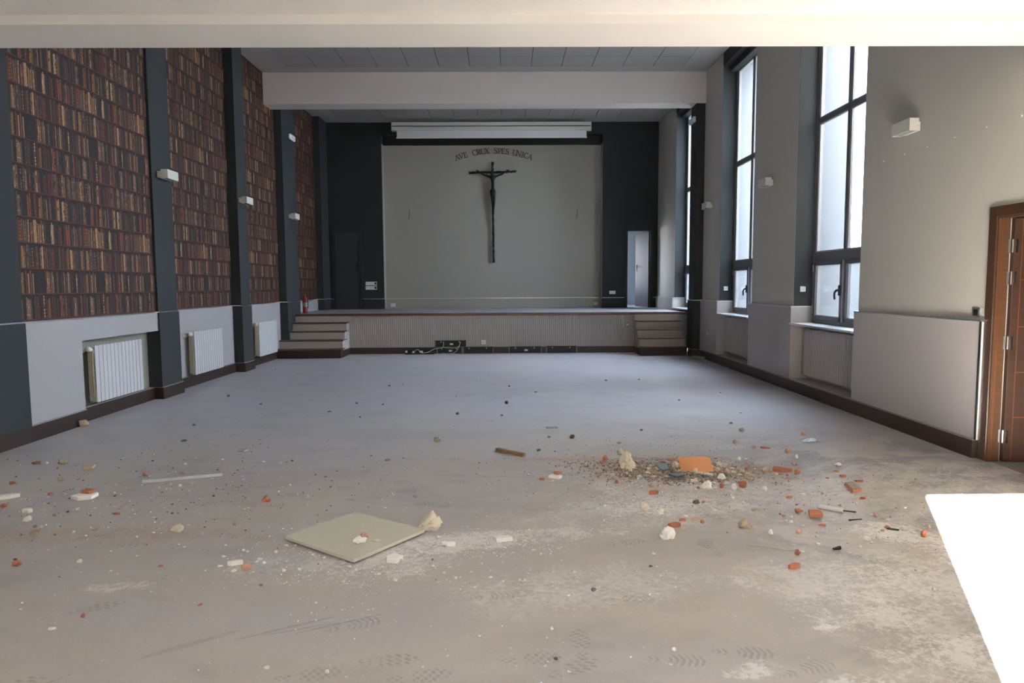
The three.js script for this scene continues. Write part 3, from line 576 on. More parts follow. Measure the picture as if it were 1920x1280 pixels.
// ---------------------------------------------------------------- crucifix
{
  const D0 = 19.028, cx = -0.315;
  const c = thing('crucifix', 'tall thin dark crucifix hanging on the grey stage wall', 'crucifix', [cx, 4.62, D0]);
  const rough = (pts, r, n) => {
    const g = tube(pts, r, 70, 8), p = g.attributes.position;
    for (let i = 0; i < p.count; i++) { const k = 0.034 * (vn(p.getY(i) * 24 + p.getX(i) * 30 + n, p.getZ(i) * 40 + n) - 0.5); p.setXYZ(i, p.getX(i) + k, p.getY(i) + k * 0.5, p.getZ(i) + k); }
    g.computeVertexNormals(); return g;
  };
  mesh('upright', [rough([V(0.006, 0.285, -0.05), V(-0.004, 0.1, -0.05), V(0, -0.4, -0.05), V(0.005, -1.1, -0.05), V(0.008, -1.8, -0.05), V(0.014, -2.45, -0.05)], 0.028, 3)], M.bronze, c);
  mesh('crossbar', rough([V(-0.635, -0.02, -0.05), V(-0.3, 0, -0.05), V(0, 0.0, -0.055), V(0.3, 0.01, -0.05), V(0.635, 0.02, -0.05)], 0.027, 9), M.bronze, c);
  mesh('wall_peg', cyl(V(0, 0.15, 0), V(0, 0.15, -0.05), 0.012), M.bronze, c);
  mesh('wall_peg', cyl(V(0.01, -2.2, 0), V(0.01, -2.2, -0.05), 0.012), M.bronze, c);
  // the figure: one continuous skin over tapered bones
  const J = { head: [-0.014, -0.035, 0.125, 0.046], chin: [-0.02, -0.075, 0.135, 0.032], neck: [-0.004, -0.10, 0.10, 0.024], chest: [0, -0.17, 0.095, 0.052], waist: [0.002, -0.34, 0.09, 0.038], pelvis: [0.004, -0.50, 0.09, 0.050], shL: [-0.065, -0.125, 0.09, 0.028], shR: [0.065, -0.125, 0.09, 0.028], elL: [-0.27, -0.055, 0.085, 0.020], elR: [0.26, -0.05, 0.085, 0.020], haL: [-0.40, 0.035, 0.08, 0.016], haR: [0.40, 0.045, 0.08, 0.016], fiL: [-0.445, 0.055, 0.082, 0.012], fiR: [0.445, 0.062, 0.082, 0.012], hipL: [-0.028, -0.53, 0.09, 0.046], hipR: [0.034, -0.53, 0.09, 0.046], knL: [-0.014, -0.80, 0.125, 0.031], knR: [0.034, -0.79, 0.13, 0.031], anL: [0.0, -1.07, 0.085, 0.020], anR: [0.016, -1.07, 0.092, 0.020], toL: [0.002, -1.145, 0.11, 0.017], toR: [0.014, -1.15, 0.118, 0.017] };
  const bones = 'head-chin chin-neck neck-chest chest-waist waist-pelvis shL-shR chest-shL chest-shR shL-elL elL-haL haL-fiL shR-elR elR-haR haR-fiR pelvis-hipL pelvis-hipR hipL-knL knL-anL anL-toL hipR-knR knR-anR anR-toR'.split(' ').map((b) => b.split('-').map((k) => J[k]));
  const N = 92, mc = new MarchingCubes(N, M.bronze, false, false, 60000), S = 0.66, oy = -0.55;
  const field = mc.field;
  for (let k = 0; k < N; k++) for (let j = 0; j < N; j++) for (let i = 0; i < N; i++) {
    const x = (i - N / 2) / (N / 2) * S, y = (j - N / 2) / (N / 2) * S + oy, z = (k - N / 2) / (N / 2) * S * 0.3 + 0.1;
    let d = 1e3;
    for (const [a, b] of bones) {
      const bxv = b[0] - a[0], by = b[1] - a[1], bz = b[2] - a[2], px = x - a[0], py = y - a[1], pz = z - a[2];
      const t = Math.max(0, Math.min(1, (px * bxv + py * by + pz * bz) / (bxv * bxv + by * by + bz * bz)));
      const e = Math.hypot(px - bxv * t, py - by * t, pz - bz * t) - (a[3] + (b[3] - a[3]) * t), h = Math.max(0.018 - Math.abs(d - e), 0) / 0.018;
      d = Math.min(d, e) - h * h * 0.018 * 0.25;
    }
    field[i + j * N + k * N * N] = -d;
  }
  mc.isolation = 0; mc.update();
  const g = new THREE.BufferGeometry(), cnt = mc.count;
  const pos = new Float32Array(mc.positionArray.slice(0, cnt * 3));
  for (let i = 0; i < cnt; i++) { pos[i * 3] *= S; pos[i * 3 + 1] = pos[i * 3 + 1] * S + oy; pos[i * 3 + 2] = pos[i * 3 + 2] * S * 0.3 + 0.1; }
  g.setAttribute('position', new THREE.BufferAttribute(pos, 3));
  const gg = mergeVertices(g, 1e-4); gg.computeVertexNormals();
  const fig = mesh('figure', gg, M.bronze, c);
  const cloth = new THREE.LatheGeometry([[0.066, -0.11], [0.074, -0.06], [0.078, 0], [0.068, 0.06], [0.058, 0.075]].map(([r, y]) => new THREE.Vector2(r, y)), 20).scale(1, 1, 0.8);
  mesh('loincloth', cloth.translate(0.004, -0.53, 0.092), M.bronze, fig);
}

// ---------------------------------------------------------------- lettering on the stage wall
{
  const font = await new FontLoader().loadAsync('fonts/droid/droid_serif_regular.typeface.json');
  const s = thing('wall_lettering', 'arched dark red letters reading AVE CRUX SPES UNICA above the crucifix', 'lettering', [-0.27, 5.0, 19.05]);
  const text = 'AVE CRUX SPES UNICA'.replace(/ /g, '');
  const px = [857.5, 865, 872.6, 889.3, 897.4, 905.5, 913.2, 929.4, 936.5, 943.9, 951.3, 965.0, 972.6, 979.4, 985.4, 994];
  const R = 3.75, k = 19.05 / 1279.4 * 0.985;
  [...text].forEach((ch, i) => {
    const g = new TextGeometry(ch, { font, size: 0.15, depth: 0.008, curveSegments: 6, bevelEnabled: false });
    g.computeBoundingBox(); const bb = g.boundingBox; g.translate(-(bb.min.x + bb.max.x) / 2, -0.075, 0);
    const x = (px[i] - 926.5) * k, a = Math.asin(x / R);
    const m = mesh('letter', g, M.letter, s);
    m.position.set(x, 0.215 - (R - Math.sqrt(R * R - x * x)) * 1.3, 0.001); m.rotation.z = -a * 1.25;
  });
}
// bare cable hooks on the stage wall
for (const [x, label] of [[-2.625, 'short dark cable stub on the grey stage wall, left of the crucifix'], [2.0, 'short dark cable stub on the grey stage wall, right of the crucifix']]) {
  const h = mesh('cable_stub', tube([V(x + 0.012, 3.61, 19.046), V(x + 0.014, 3.55, 19.03), V(x + 0.005, 3.46, 19.02), V(x - 0.012, 3.38, 19.025), V(x - 0.018, 3.37, 19.045)], 0.007, 20, 6), M.black, scene);
  tag(h, label, 'cable', 'cable stubs on the stage wall');
}

// ---------------------------------------------------------------- sockets and switches
function plate(name, label, cat, x0, x1, y0, y1, d, keys, group, mat = M.white) {
  const s = thing(name, label, cat, [(x0 + x1) / 2, (y0 + y1) / 2, d], 0, group);
  const w = x1 - x0, h = y1 - y0;
  mesh('cover', new RoundedBoxGeometry(w, h, 0.012, 2, 0.004).translate(0, 0, 0.006), mat, s);
  for (let i = 0; i < keys; i++) mesh('insert', new RoundedBoxGeometry(w / keys * 0.7, h * 0.62, 0.006, 2, 0.002).translate((i + 0.5) * w / keys - w / 2, 0, 0.013), keys > 2 && i === keys - 1 ? M.black : M.screen, s);
  return s;
}
plate('socket_strip', 'upper of two white socket strips on the dark wall left of the grey panel', 'socket', -3.81, -3.50, 1.565, 1.663, B0 , 4, 'socket strips');
plate('socket_strip', 'lower of two white socket strips on the dark wall left of the grey panel', 'socket', -3.812, -3.503, 1.445, 1.545, B0, 4, 'socket strips', M.white);
plate('light_switch', 'white double switch on the dark wall beside the open stage door', 'switch', 2.87, 3.04, 1.29, 1.377, B0, 2);
plate('wall_socket', 'white socket low on the grey stage panel at its left end', 'socket', -3.17, -3.04, 0.965, 1.06, 19.03, 1);
plate('wall_socket', 'grey socket low on the grey stage panel at its right end', 'socket', 2.48, 2.58, 0.985, 1.06, 19.03, 1);
plate('wall_socket', 'white square socket on the grooved stage front', 'socket', -0.54, -0.44, 0.205, 0.305, SF - 0.0125, 1);
plate('light_switch', 'small framed switch on the grooved stage front beside the right steps', 'switch', 2.744, 2.842, 0.595, 0.68, SF - 0.0125, 1, undefined, M.bead);
function sidePlate(name, label, cat, y0, y1, d0, d1, x, inner = M.screen) {   // on the right wall, facing left
  const s = thing(name, label, cat, [x, (y0 + y1) / 2, (d0 + d1) / 2], 0);
  const l = d1 - d0, h = y1 - y0;
  mesh('cover', [new THREE.BoxGeometry(0.01, h * 0.16, l).translate(-0.005, h * 0.42, 0), new THREE.BoxGeometry(0.01, h * 0.16, l).translate(-0.005, -h * 0.42, 0), new THREE.BoxGeometry(0.01, h, l * 0.16).translate(-0.005, 0, l * 0.42), new THREE.BoxGeometry(0.01, h, l * 0.16).translate(-0.005, 0, -l * 0.42)], M.alu, s);
  mesh('insert', new RoundedBoxGeometry(0.008, h * 0.7, l * 0.7, 2, 0.002).translate(-0.004, 0, 0), inner, s);
}
sidePlate('wall_socket', 'broken open socket above the dado beside the brown door', 'socket', 1.245, 1.325, 5.975, 6.06, XU, M.black);
{
  const p = plate('window_socket', 'small white socket on the dark reveal of the nearest window', 'socket', 4.27, 4.35, 1.43, 1.51, 9.862, 1);
  const q = plate('window_socket', 'small white socket on the dark reveal of the second window', 'socket', 4.27, 4.35, 1.42, 1.5, 13.315, 1);
}
sidePlate('wall_socket', 'tiny white socket low on the grey dado near the stage', 'socket', 0.50, 0.57, 13.82, 13.95, XR, M.white);
// wall plugs left in the grey wall
{
  const g = new THREE.CylinderGeometry(0.008, 0.008, 0.006, 10).rotateZ(Math.PI / 2);
  const at = [];
  for (const [d, y] of [[7.61, 2.885], [7.22, 2.885], [6.83, 2.885], [6.42, 2.89], [6.0, 2.89], [5.60, 2.89]]) at.push([d, y]);
  at.forEach(([d, y], i) => { const m = mesh('wall_plug', g, M.white, scene); m.position.set(XU - 0.002, y, -d); tag(m, 'white plug in a row across the grey wall below the large lamp', 'wall plug', 'wall plugs'); });
}
// ---------------------------------------------------------------- fire extinguisher on the stage
{
  const e = thing('fire_extinguisher', 'slim red fire extinguisher standing on the stage behind the left pilaster', 'extinguisher', [-4.70, SH, 16.12]);
  mesh('cylinder', new THREE.LatheGeometry([[0, 0], [0.055, 0], [0.06, 0.02], [0.06, 0.3], [0.05, 0.345], [0.022, 0.37], [0.018, 0.4]].map(([r, y]) => new THREE.Vector2(r, y)), 24), M.red, e);
  mesh('label_band', new THREE.CylinderGeometry(0.0606, 0.0606, 0.1, 24, 1, true).translate(0, 0.2, 0), M.bead, e);
  mesh('valve_head', [new THREE.CylinderGeometry(0.02, 0.02, 0.04, 12).translate(0, 0.415, 0), new THREE.BoxGeometry(0.018, 0.012, 0.1).translate(0, 0.445, 0.03), new THREE.BoxGeometry(0.018, 0.01, 0.09).translate(0, 0.425, 0.035)], M.red, e);
  mesh('hose', tube([new THREE.Vector3(0.02, 0.41, 0), new THREE.Vector3(0.06, 0.38, 0.01), new THREE.Vector3(0.074, 0.28, 0.015), new THREE.Vector3(0.07, 0.12, 0.015)], 0.009, 20, 8), M.black, e);
}

// ---------------------------------------------------------------- black connection boxes along the foot of the stage
function floorBox(label, x0, x1, y0, y1, labelled, open) {
  const d = SF - 0.03, b = thing('connection_box', label, 'box', [(x0 + x1) / 2, y0, d], 0, 'connection boxes under the stage');
  const w = x1 - x0, h = y1 - y0;
  mesh('panel', new RoundedBoxGeometry(w - 0.03, h - 0.012, 0.02, 1, 0.003).translate(0, h / 2, 0.012), M.black, b);
  mesh('frame', [new THREE.BoxGeometry(0.014, h, 0.034).translate(-w / 2 + 0.007, h / 2, 0.017), new THREE.BoxGeometry(0.014, h, 0.034).translate(w / 2 - 0.007, h / 2, 0.017)], M.bead, b);
  mesh('top_edge', new THREE.BoxGeometry(w, 0.01, 0.036).translate(0, h - 0.004, 0.018), M.black, b);
  for (const s of [-0.3, 0.27]) mesh('catch', new RoundedBoxGeometry(0.018, 0.03, 0.014, 2, 0.003).translate(s * w, h - 0.032, 0.028), M.alu, b);
  if (labelled) mesh('label_plate', new THREE.BoxGeometry(0.075, 0.04, 0.003).translate(0.02, h * 0.45, 0.024), M.screen, b);
  return b;
}
floorBox('tall black connection box, raised above the others at the stage foot', -1.605, -0.885, 0.15, 0.30, true);
floorBox('black connection box with tangled cables under the raised one', -1.56, -0.98, 0.0, 0.145, true);
floorBox('black connection box right of the one with tangled cables', -0.965, -0.275, 0.0, 0.15, false);
floorBox('black connection box with a white label in the middle of the stage foot', 0.08, 0.83, 0.0, 0.152, true);
floorBox('black connection box furthest right along the stage foot', 0.935, 1.635, 0.0, 0.158, false);
{
  const b = thing('power_strip', 'dark strip with plugs and white cables on the floor at the stage foot', 'power strip', [-1.94, 0, 15.42]);
  mesh('tray', [new RoundedBoxGeometry(0.66, 0.03, 0.10, 2, 0.004).translate(0, 0.015, 0), new THREE.BoxGeometry(0.66, 0.09, 0.012).translate(0, 0.045, -0.044)], M.black, b);
  for (const [x, y] of [[-0.30, 0.06], [-0.14, 0.05], [0.03, 0.055], [0.05, 0.055]]) mesh('plug', new RoundedBoxGeometry(0.045, 0.045, 0.04, 2, 0.006).translate(x, y, 0.02), M.screen, b);
  const c1 = mesh('white_cable', [tube([V(-2.08, 0.05, 15.36), V(-1.98, 0.11, 15.37), V(-1.9, 0.04, 15.35), V(-1.75, 0.05, 15.36), V(-1.6, 0.12, 15.42), V(-1.42, 0.155, 15.46), V(-1.40, 0.28, 15.47)], 0.007, 60, 6), tube([V(-1.42, 0.15, 15.46), V(-1.3, 0.135, 15.46), V(-1.1, 0.14, 15.46), V(-1.04, 0.2, 15.46), V(-1.02, 0.28, 15.47)], 0.007, 40, 6), tube([V(-1.02, 0.27, 15.46), V(-1.07, 0.12, 15.44), V(-1.18, 0.02, 15.43), V(-1.45, 0.012, 15.43)], 0.007, 40, 6)], M.cable, scene);
  tag(c1, 'white cables looping between the power strip and the raised connection box', 'cable');
}
// grey plastic trays on the floor by the right pilaster
{
  const t = thing('plastic_tray', 'grey plastic tray lying on the floor by the right stage pilaster', 'tray', [4.0, 0, 14.1], 0.35);
  mesh('base', new RoundedBoxGeometry(0.24, 0.012, 0.3, 2, 0.004).translate(0, 0.006, 0), plain('#8d8f86', 0.5), t);
  mesh('rim', [new THREE.BoxGeometry(0.012, 0.035, 0.3).translate(-0.114, 0.03, 0), new THREE.BoxGeometry(0.012, 0.035, 0.3).translate(0.114, 0.03, 0), new THREE.BoxGeometry(0.24, 0.035, 0.012).translate(0, 0.03, 0.144), new THREE.BoxGeometry(0.24, 0.035, 0.012).translate(0, 0.03, -0.144)], plain('#8d8f86', 0.5), t);
}
console.log('objects done');
const chipBump = dataTex(128, 128, (a, w, h) => { for (let y = 0; y < h; y++) for (let x = 0; x < w; x++) { const v = 255 * (0.5 * vn(x * 0.12, y * 0.12) + 0.5 * vn(x * 0.4, y * 0.4 + 9)); a.set([v, v, v, 255], (y * w + x) * 4); } }, false, true);

// ---------------------------------------------------------------- fallen ceiling tile and longer pieces on the floor
{
  const c = [[-1.357, 4.069], [-1.017, 4.523], [-0.51, 4.165], [-0.85, 3.699]];
  const sh = new THREE.Shape();
  const pts = [];
  for (let i = 0; i < 4; i++) { const [x, d] = c[i], [x2, d2] = c[(i + 1) % 4]; for (let k = 0; k < 10; k++) { const t = k / 10, chip = k === 0 ? 0.004 : (i === 3 ? 0.006 : 0.002) * vn(i * 9 + k * 3.3, 5); pts.push([x + (x2 - x) * t - Math.sign(x + 0.93) * chip, d + (d2 - d) * t - Math.sign(d - 4.11) * chip]); } }
  pts.forEach(([x, d], i) => (i ? sh.lineTo(x + 0.93, d - 4.11) : sh.moveTo(x + 0.93, d - 4.11)));
  const t = thing('fallen_ceiling_tile', 'large square pale green ceiling tile lying on the floor', 'ceiling tile', [-0.93, 0.013, 4.11]);
  mesh('panel', new THREE.ExtrudeGeometry(sh, { depth: 0.017, bevelEnabled: true, bevelThickness: 0.001, bevelSize: 0.001, bevelSegments: 1 }).rotateX(-Math.PI / 2), paint('#c3bfac', 0.85, 0.0015), t);
  mesh('batten', [new THREE.BoxGeometry(0.36, 0.012, 0.05).rotateY(-0.94).translate(-0.1, -0.007, 0.04)], plain('#7a7468', 0.8), t);
}
{
  const strip = plain('#d3d7d8', 0.3, 0.6);
  const a = V(-2.889, 0, 5.339), b = V(-2.337, 0, 5.537), L = a.distanceTo(b), t = thing('metal_strip', 'long shiny aluminium ceiling strip lying on the left floor', 'metal strip', [(-2.889 - 2.337) / 2, 0, 5.438], Math.atan2(0.198, 0.552));
  mesh('web', new RoundedBoxGeometry(L, 0.004, 0.045, 1, 0.001).translate(0, 0.026, 0), strip, t);
  for (const z of [0.021, -0.021]) mesh('flange', new THREE.BoxGeometry(L, 0.022, 0.003).translate(0, 0.014, z), strip, t);
}
{
  const w = mesh('wooden_stick', rbx(-0.17, 0.17, 0, 0.03, -0.02, 0.02, 0.004), new THREE.MeshStandardMaterial({ map: woodTex(0.26, 0.16, 0.08), roughness: 0.8 }), scene);
  w.position.set(0.04, 0, -6.19); w.rotation.y = -Math.atan2(0.23, 0.249); tag(w, 'splintered brown wooden stick lying left of the rubble heap', 'stick');
  const w2 = mesh('wooden_stick', [rbx(-0.022, 0.022, 0, 0.018, -0.1, 0.06, 0.003), rbx(-0.018, 0.02, 0.016, 0.026, -0.06, 0.055, 0.003)], new THREE.MeshStandardMaterial({ map: woodTex(0.32, 0.22, 0.14), roughness: 0.85 }), scene);
  w2.position.set(-0.365, 0, -2.36); w2.rotation.y = -0.25; tag(w2, 'short brown wooden offcut at the bottom edge of the picture', 'stick');
  const tb = thing('grey_tube', 'grey plastic tube with a dark rod in its end, near the sun patch', 'tube', [2.22, 0.016, 4.53], Math.atan2(-0.081, 0.101));
  mesh('sleeve', cyl(new THREE.Vector3(-0.075, 0, 0), new THREE.Vector3(0.075, 0, 0), 0.016, 0.016, 14), plain('#d2d1cd', 0.5), tb);
  mesh('rod', cyl(new THREE.Vector3(0.07, 0, 0), new THREE.Vector3(0.15, 0.001, -0.02), 0.005, 0.005, 8), M.black, tb);
  const wire = mesh('thin_wire', tube([V(1.43, 0.004, 3.94), V(1.5, 0.012, 3.89), V(1.58, 0.01, 3.85), V(1.64, 0.005, 3.84), V(1.70, 0.004, 3.86)], 0.003, 40, 6), plain('#b9b4aa', 0.5), scene);
  tag(wire, 'thin pale wire curving over the floor to a terracotta cone', 'wire');
  const k = thing('black_plug', 'small black plastic wall plug on the right foreground floor', 'plug', [1.93, 0.009, 3.85], 0.3);
  mesh('body', cyl(new THREE.Vector3(-0.03, 0, 0), new THREE.Vector3(0.02, 0.002, 0), 0.006, 0.011, 10), M.black, k);
  mesh('eye', new THREE.TorusGeometry(0.009, 0.003, 6, 14).translate(-0.035, 0.001, 0), M.alu, k);
  const s1 = mesh('metal_splinter', cyl(V(2.24, 0.006, 4.33), V(2.33, 0.008, 4.34), 0.005, 0.003, 6), M.black, scene); tag(s1, 'thin dark metal splinter below the grey tube', 'metal bit');
  const s2 = mesh('metal_splinter', cyl(V(2.40, 0.007, 4.17), V(2.46, 0.007, 4.14), 0.006, 0.006, 6), M.black, scene); tag(s2, 'black rod stub lying on the bright white dust', 'metal bit');
}
// curved orange roof tile, leaning on the heap
{
  const t = thing('roof_tile_piece', 'large orange curved roof tile fragment on the rubble heap', 'roof tile', [1.58, 0.058, 5.52], 0.06);
  const sh = new THREE.Shape(), R = 0.36, th = 0.014, n = 14, a0 = -0.39, a1 = 0.39;
  for (let i = 0; i <= n; i++) { const a = a0 + (a1 - a0) * i / n; sh[i ? 'lineTo' : 'moveTo'](Math.sin(a) * R, Math.cos(a) * R - R); }
  for (let i = n; i >= 0; i--) { const a = a0 + (a1 - a0) * i / n; sh.lineTo(Math.sin(a) * (R - th), Math.cos(a) * (R - th) - R); }
  const g = new THREE.ExtrudeGeometry(sh, { depth: 0.17, steps: 10, bevelEnabled: false }).translate(0, 0, -0.085);
  const p = g.attributes.position; for (let i = 0; i < p.count; i++) if (Math.abs(p.getZ(i)) > 0.08) p.setZ(i, p.getZ(i) + 0.022 * (fbm(p.getX(i) * 16 + 4, p.getZ(i) > 0 ? 9 : 30, 3) - 0.5) * 2);
  g.computeVertexNormals();
  mesh('shell', g.rotateX(0.72), new THREE.MeshStandardMaterial({ color: '#c58a60', roughness: 0.9, bumpMap: chipBump, bumpScale: 0.0015 }), t);
}
// broken tile with a grey mortar face, at the right
{
  const t = thing('broken_tile_piece', 'broken terracotta tile with a grey mortar face, right of the heap', 'tile', [2.60, 0, 4.98], 0.25);
  mesh('tile_body', new RoundedBoxGeometry(0.085, 0.022, 0.10, 1, 0.004).rotateX(0.35).translate(0, 0.026, 0), plain('#b8775a', 0.85), t);
  mesh('mortar_face', new RoundedBoxGeometry(0.075, 0.008, 0.085, 1, 0.002).rotateX(0.35).translate(-0.004, 0.040, 0.002), plain('#8e8676', 0.9), t);
}
// ---------------------------------------------------------------- rubble: mortar lumps ("r") and flat shards ("s")
const rockTone = { b: ['#b3a189', '#ab9a84', '#bcab92'], c: ['#ded5c0', '#e4dcc8', '#d6ccb6'], w: ['#ebe8e0', '#f2efe8', '#e2ded6'], t: ['#b67557', '#bd7e5f', '#aa6b51'], k: ['#cba38b', '#c4977f', '#d2ad96'], n: ['#6b5344', '#735a49', '#5f493b'], g: ['#6c6f70', '#7a7f80', '#5e6062'] };
const rockMats = {}; for (const k in rockTone) rockMats[k] = rockTone[k].map((c) => new THREE.MeshStandardMaterial({ color: c, roughness: 0.92, bumpMap: chipBump, bumpScale: 0.002 }));
const slateMat = plain('#66727a', 0.55);
function rockGeo(w, h, l, detail, rough, lobes) {
  const s = rr(0, 200);
  let g0;
  if (detail < 3) {                                             // broken, faceted bit
    const pts = [];
    for (let i = 0; i < 15; i++) { const a = i * 2.39996 + rr(-0.3, 0.3), y = 1 - 2 * (i + 0.5) / 15, q = Math.sqrt(1 - y * y), k = rr(0.72, 1.12); pts.push(new THREE.Vector3(Math.cos(a) * q * k, Math.max(y * k, -0.55), Math.sin(a) * q * k)); }
    g0 = new ConvexGeometry(pts);
    const n = g0.attributes.position, uv = new Float32Array(n.count * 2); for (let i = 0; i < n.count; i++) { uv[i * 2] = n.getX(i); uv[i * 2 + 1] = n.getZ(i) + n.getY(i); } g0.setAttribute('uv', new THREE.BufferAttribute(uv, 2));
  } else g0 = new THREE.IcosahedronGeometry(1, 7);              // crumbly lump
  const p = g0.attributes.position;
  for (let i = 0; i < p.count; i++) {
    let x = p.getX(i), y = p.getY(i), z = p.getZ(i);
    if (detail >= 3) {
      const cell = (k, o) => fbm(x * k + s + o, y * k + z * k * 0.83 + s, 2) + fbm(z * k + s, y * k - x * k * 0.7 + o, 2) - 1;
      const n = 1 + rough * (0.9 * cell(1.2, 3) + 0.55 * cell(3.1, 9) + 0.3 * cell(8, 17)) + (lobes ? 0.16 * Math.cos(3 * Math.atan2(y, x) + 0.5) : 0);
      x *= n; y *= n; z *= n;
      // break off a few flat faces
      for (const [nx, ny, nz, dd] of [[0.8, 0.5, 0.33, 0.72], [-0.62, 0.7, 0.35, 0.7], [0.1, 0.35, 0.93, 0.78]]) { const q = x * nx + y * ny + z * nz - dd; if (q > 0) { x -= nx * q * 0.75; y -= ny * q * 0.75; z -= nz * q * 0.75; } }
      y = Math.max(y, -0.55);
    }
    p.setXYZ(i, x * w / 2, (y + 0.55) * h / 1.5, z * l / 2);
  }
  g0.computeVertexNormals();
  return g0;
}
function shardGeo(w, l, th) {
  const sh = new THREE.Shape(), n = 4 + Math.floor(rnd() * 3), s = rr(0, 6.28);
  for (let i = 0; i < n; i++) { const a = s + (i + rr(-0.28, 0.28)) / n * Math.PI * 2, q = rr(0.7, 1.2); sh[i ? 'lineTo' : 'moveTo'](Math.cos(a) * w / 2 * q, Math.sin(a) * l / 2 * q); }
  return new THREE.ExtrudeGeometry(sh, { depth: th * 0.8, bevelEnabled: true, bevelThickness: th * 0.1, bevelSize: th * 0.12, bevelSegments: 1 }).rotateX(-Math.PI / 2).translate(0, th * 0.1, 0);
}
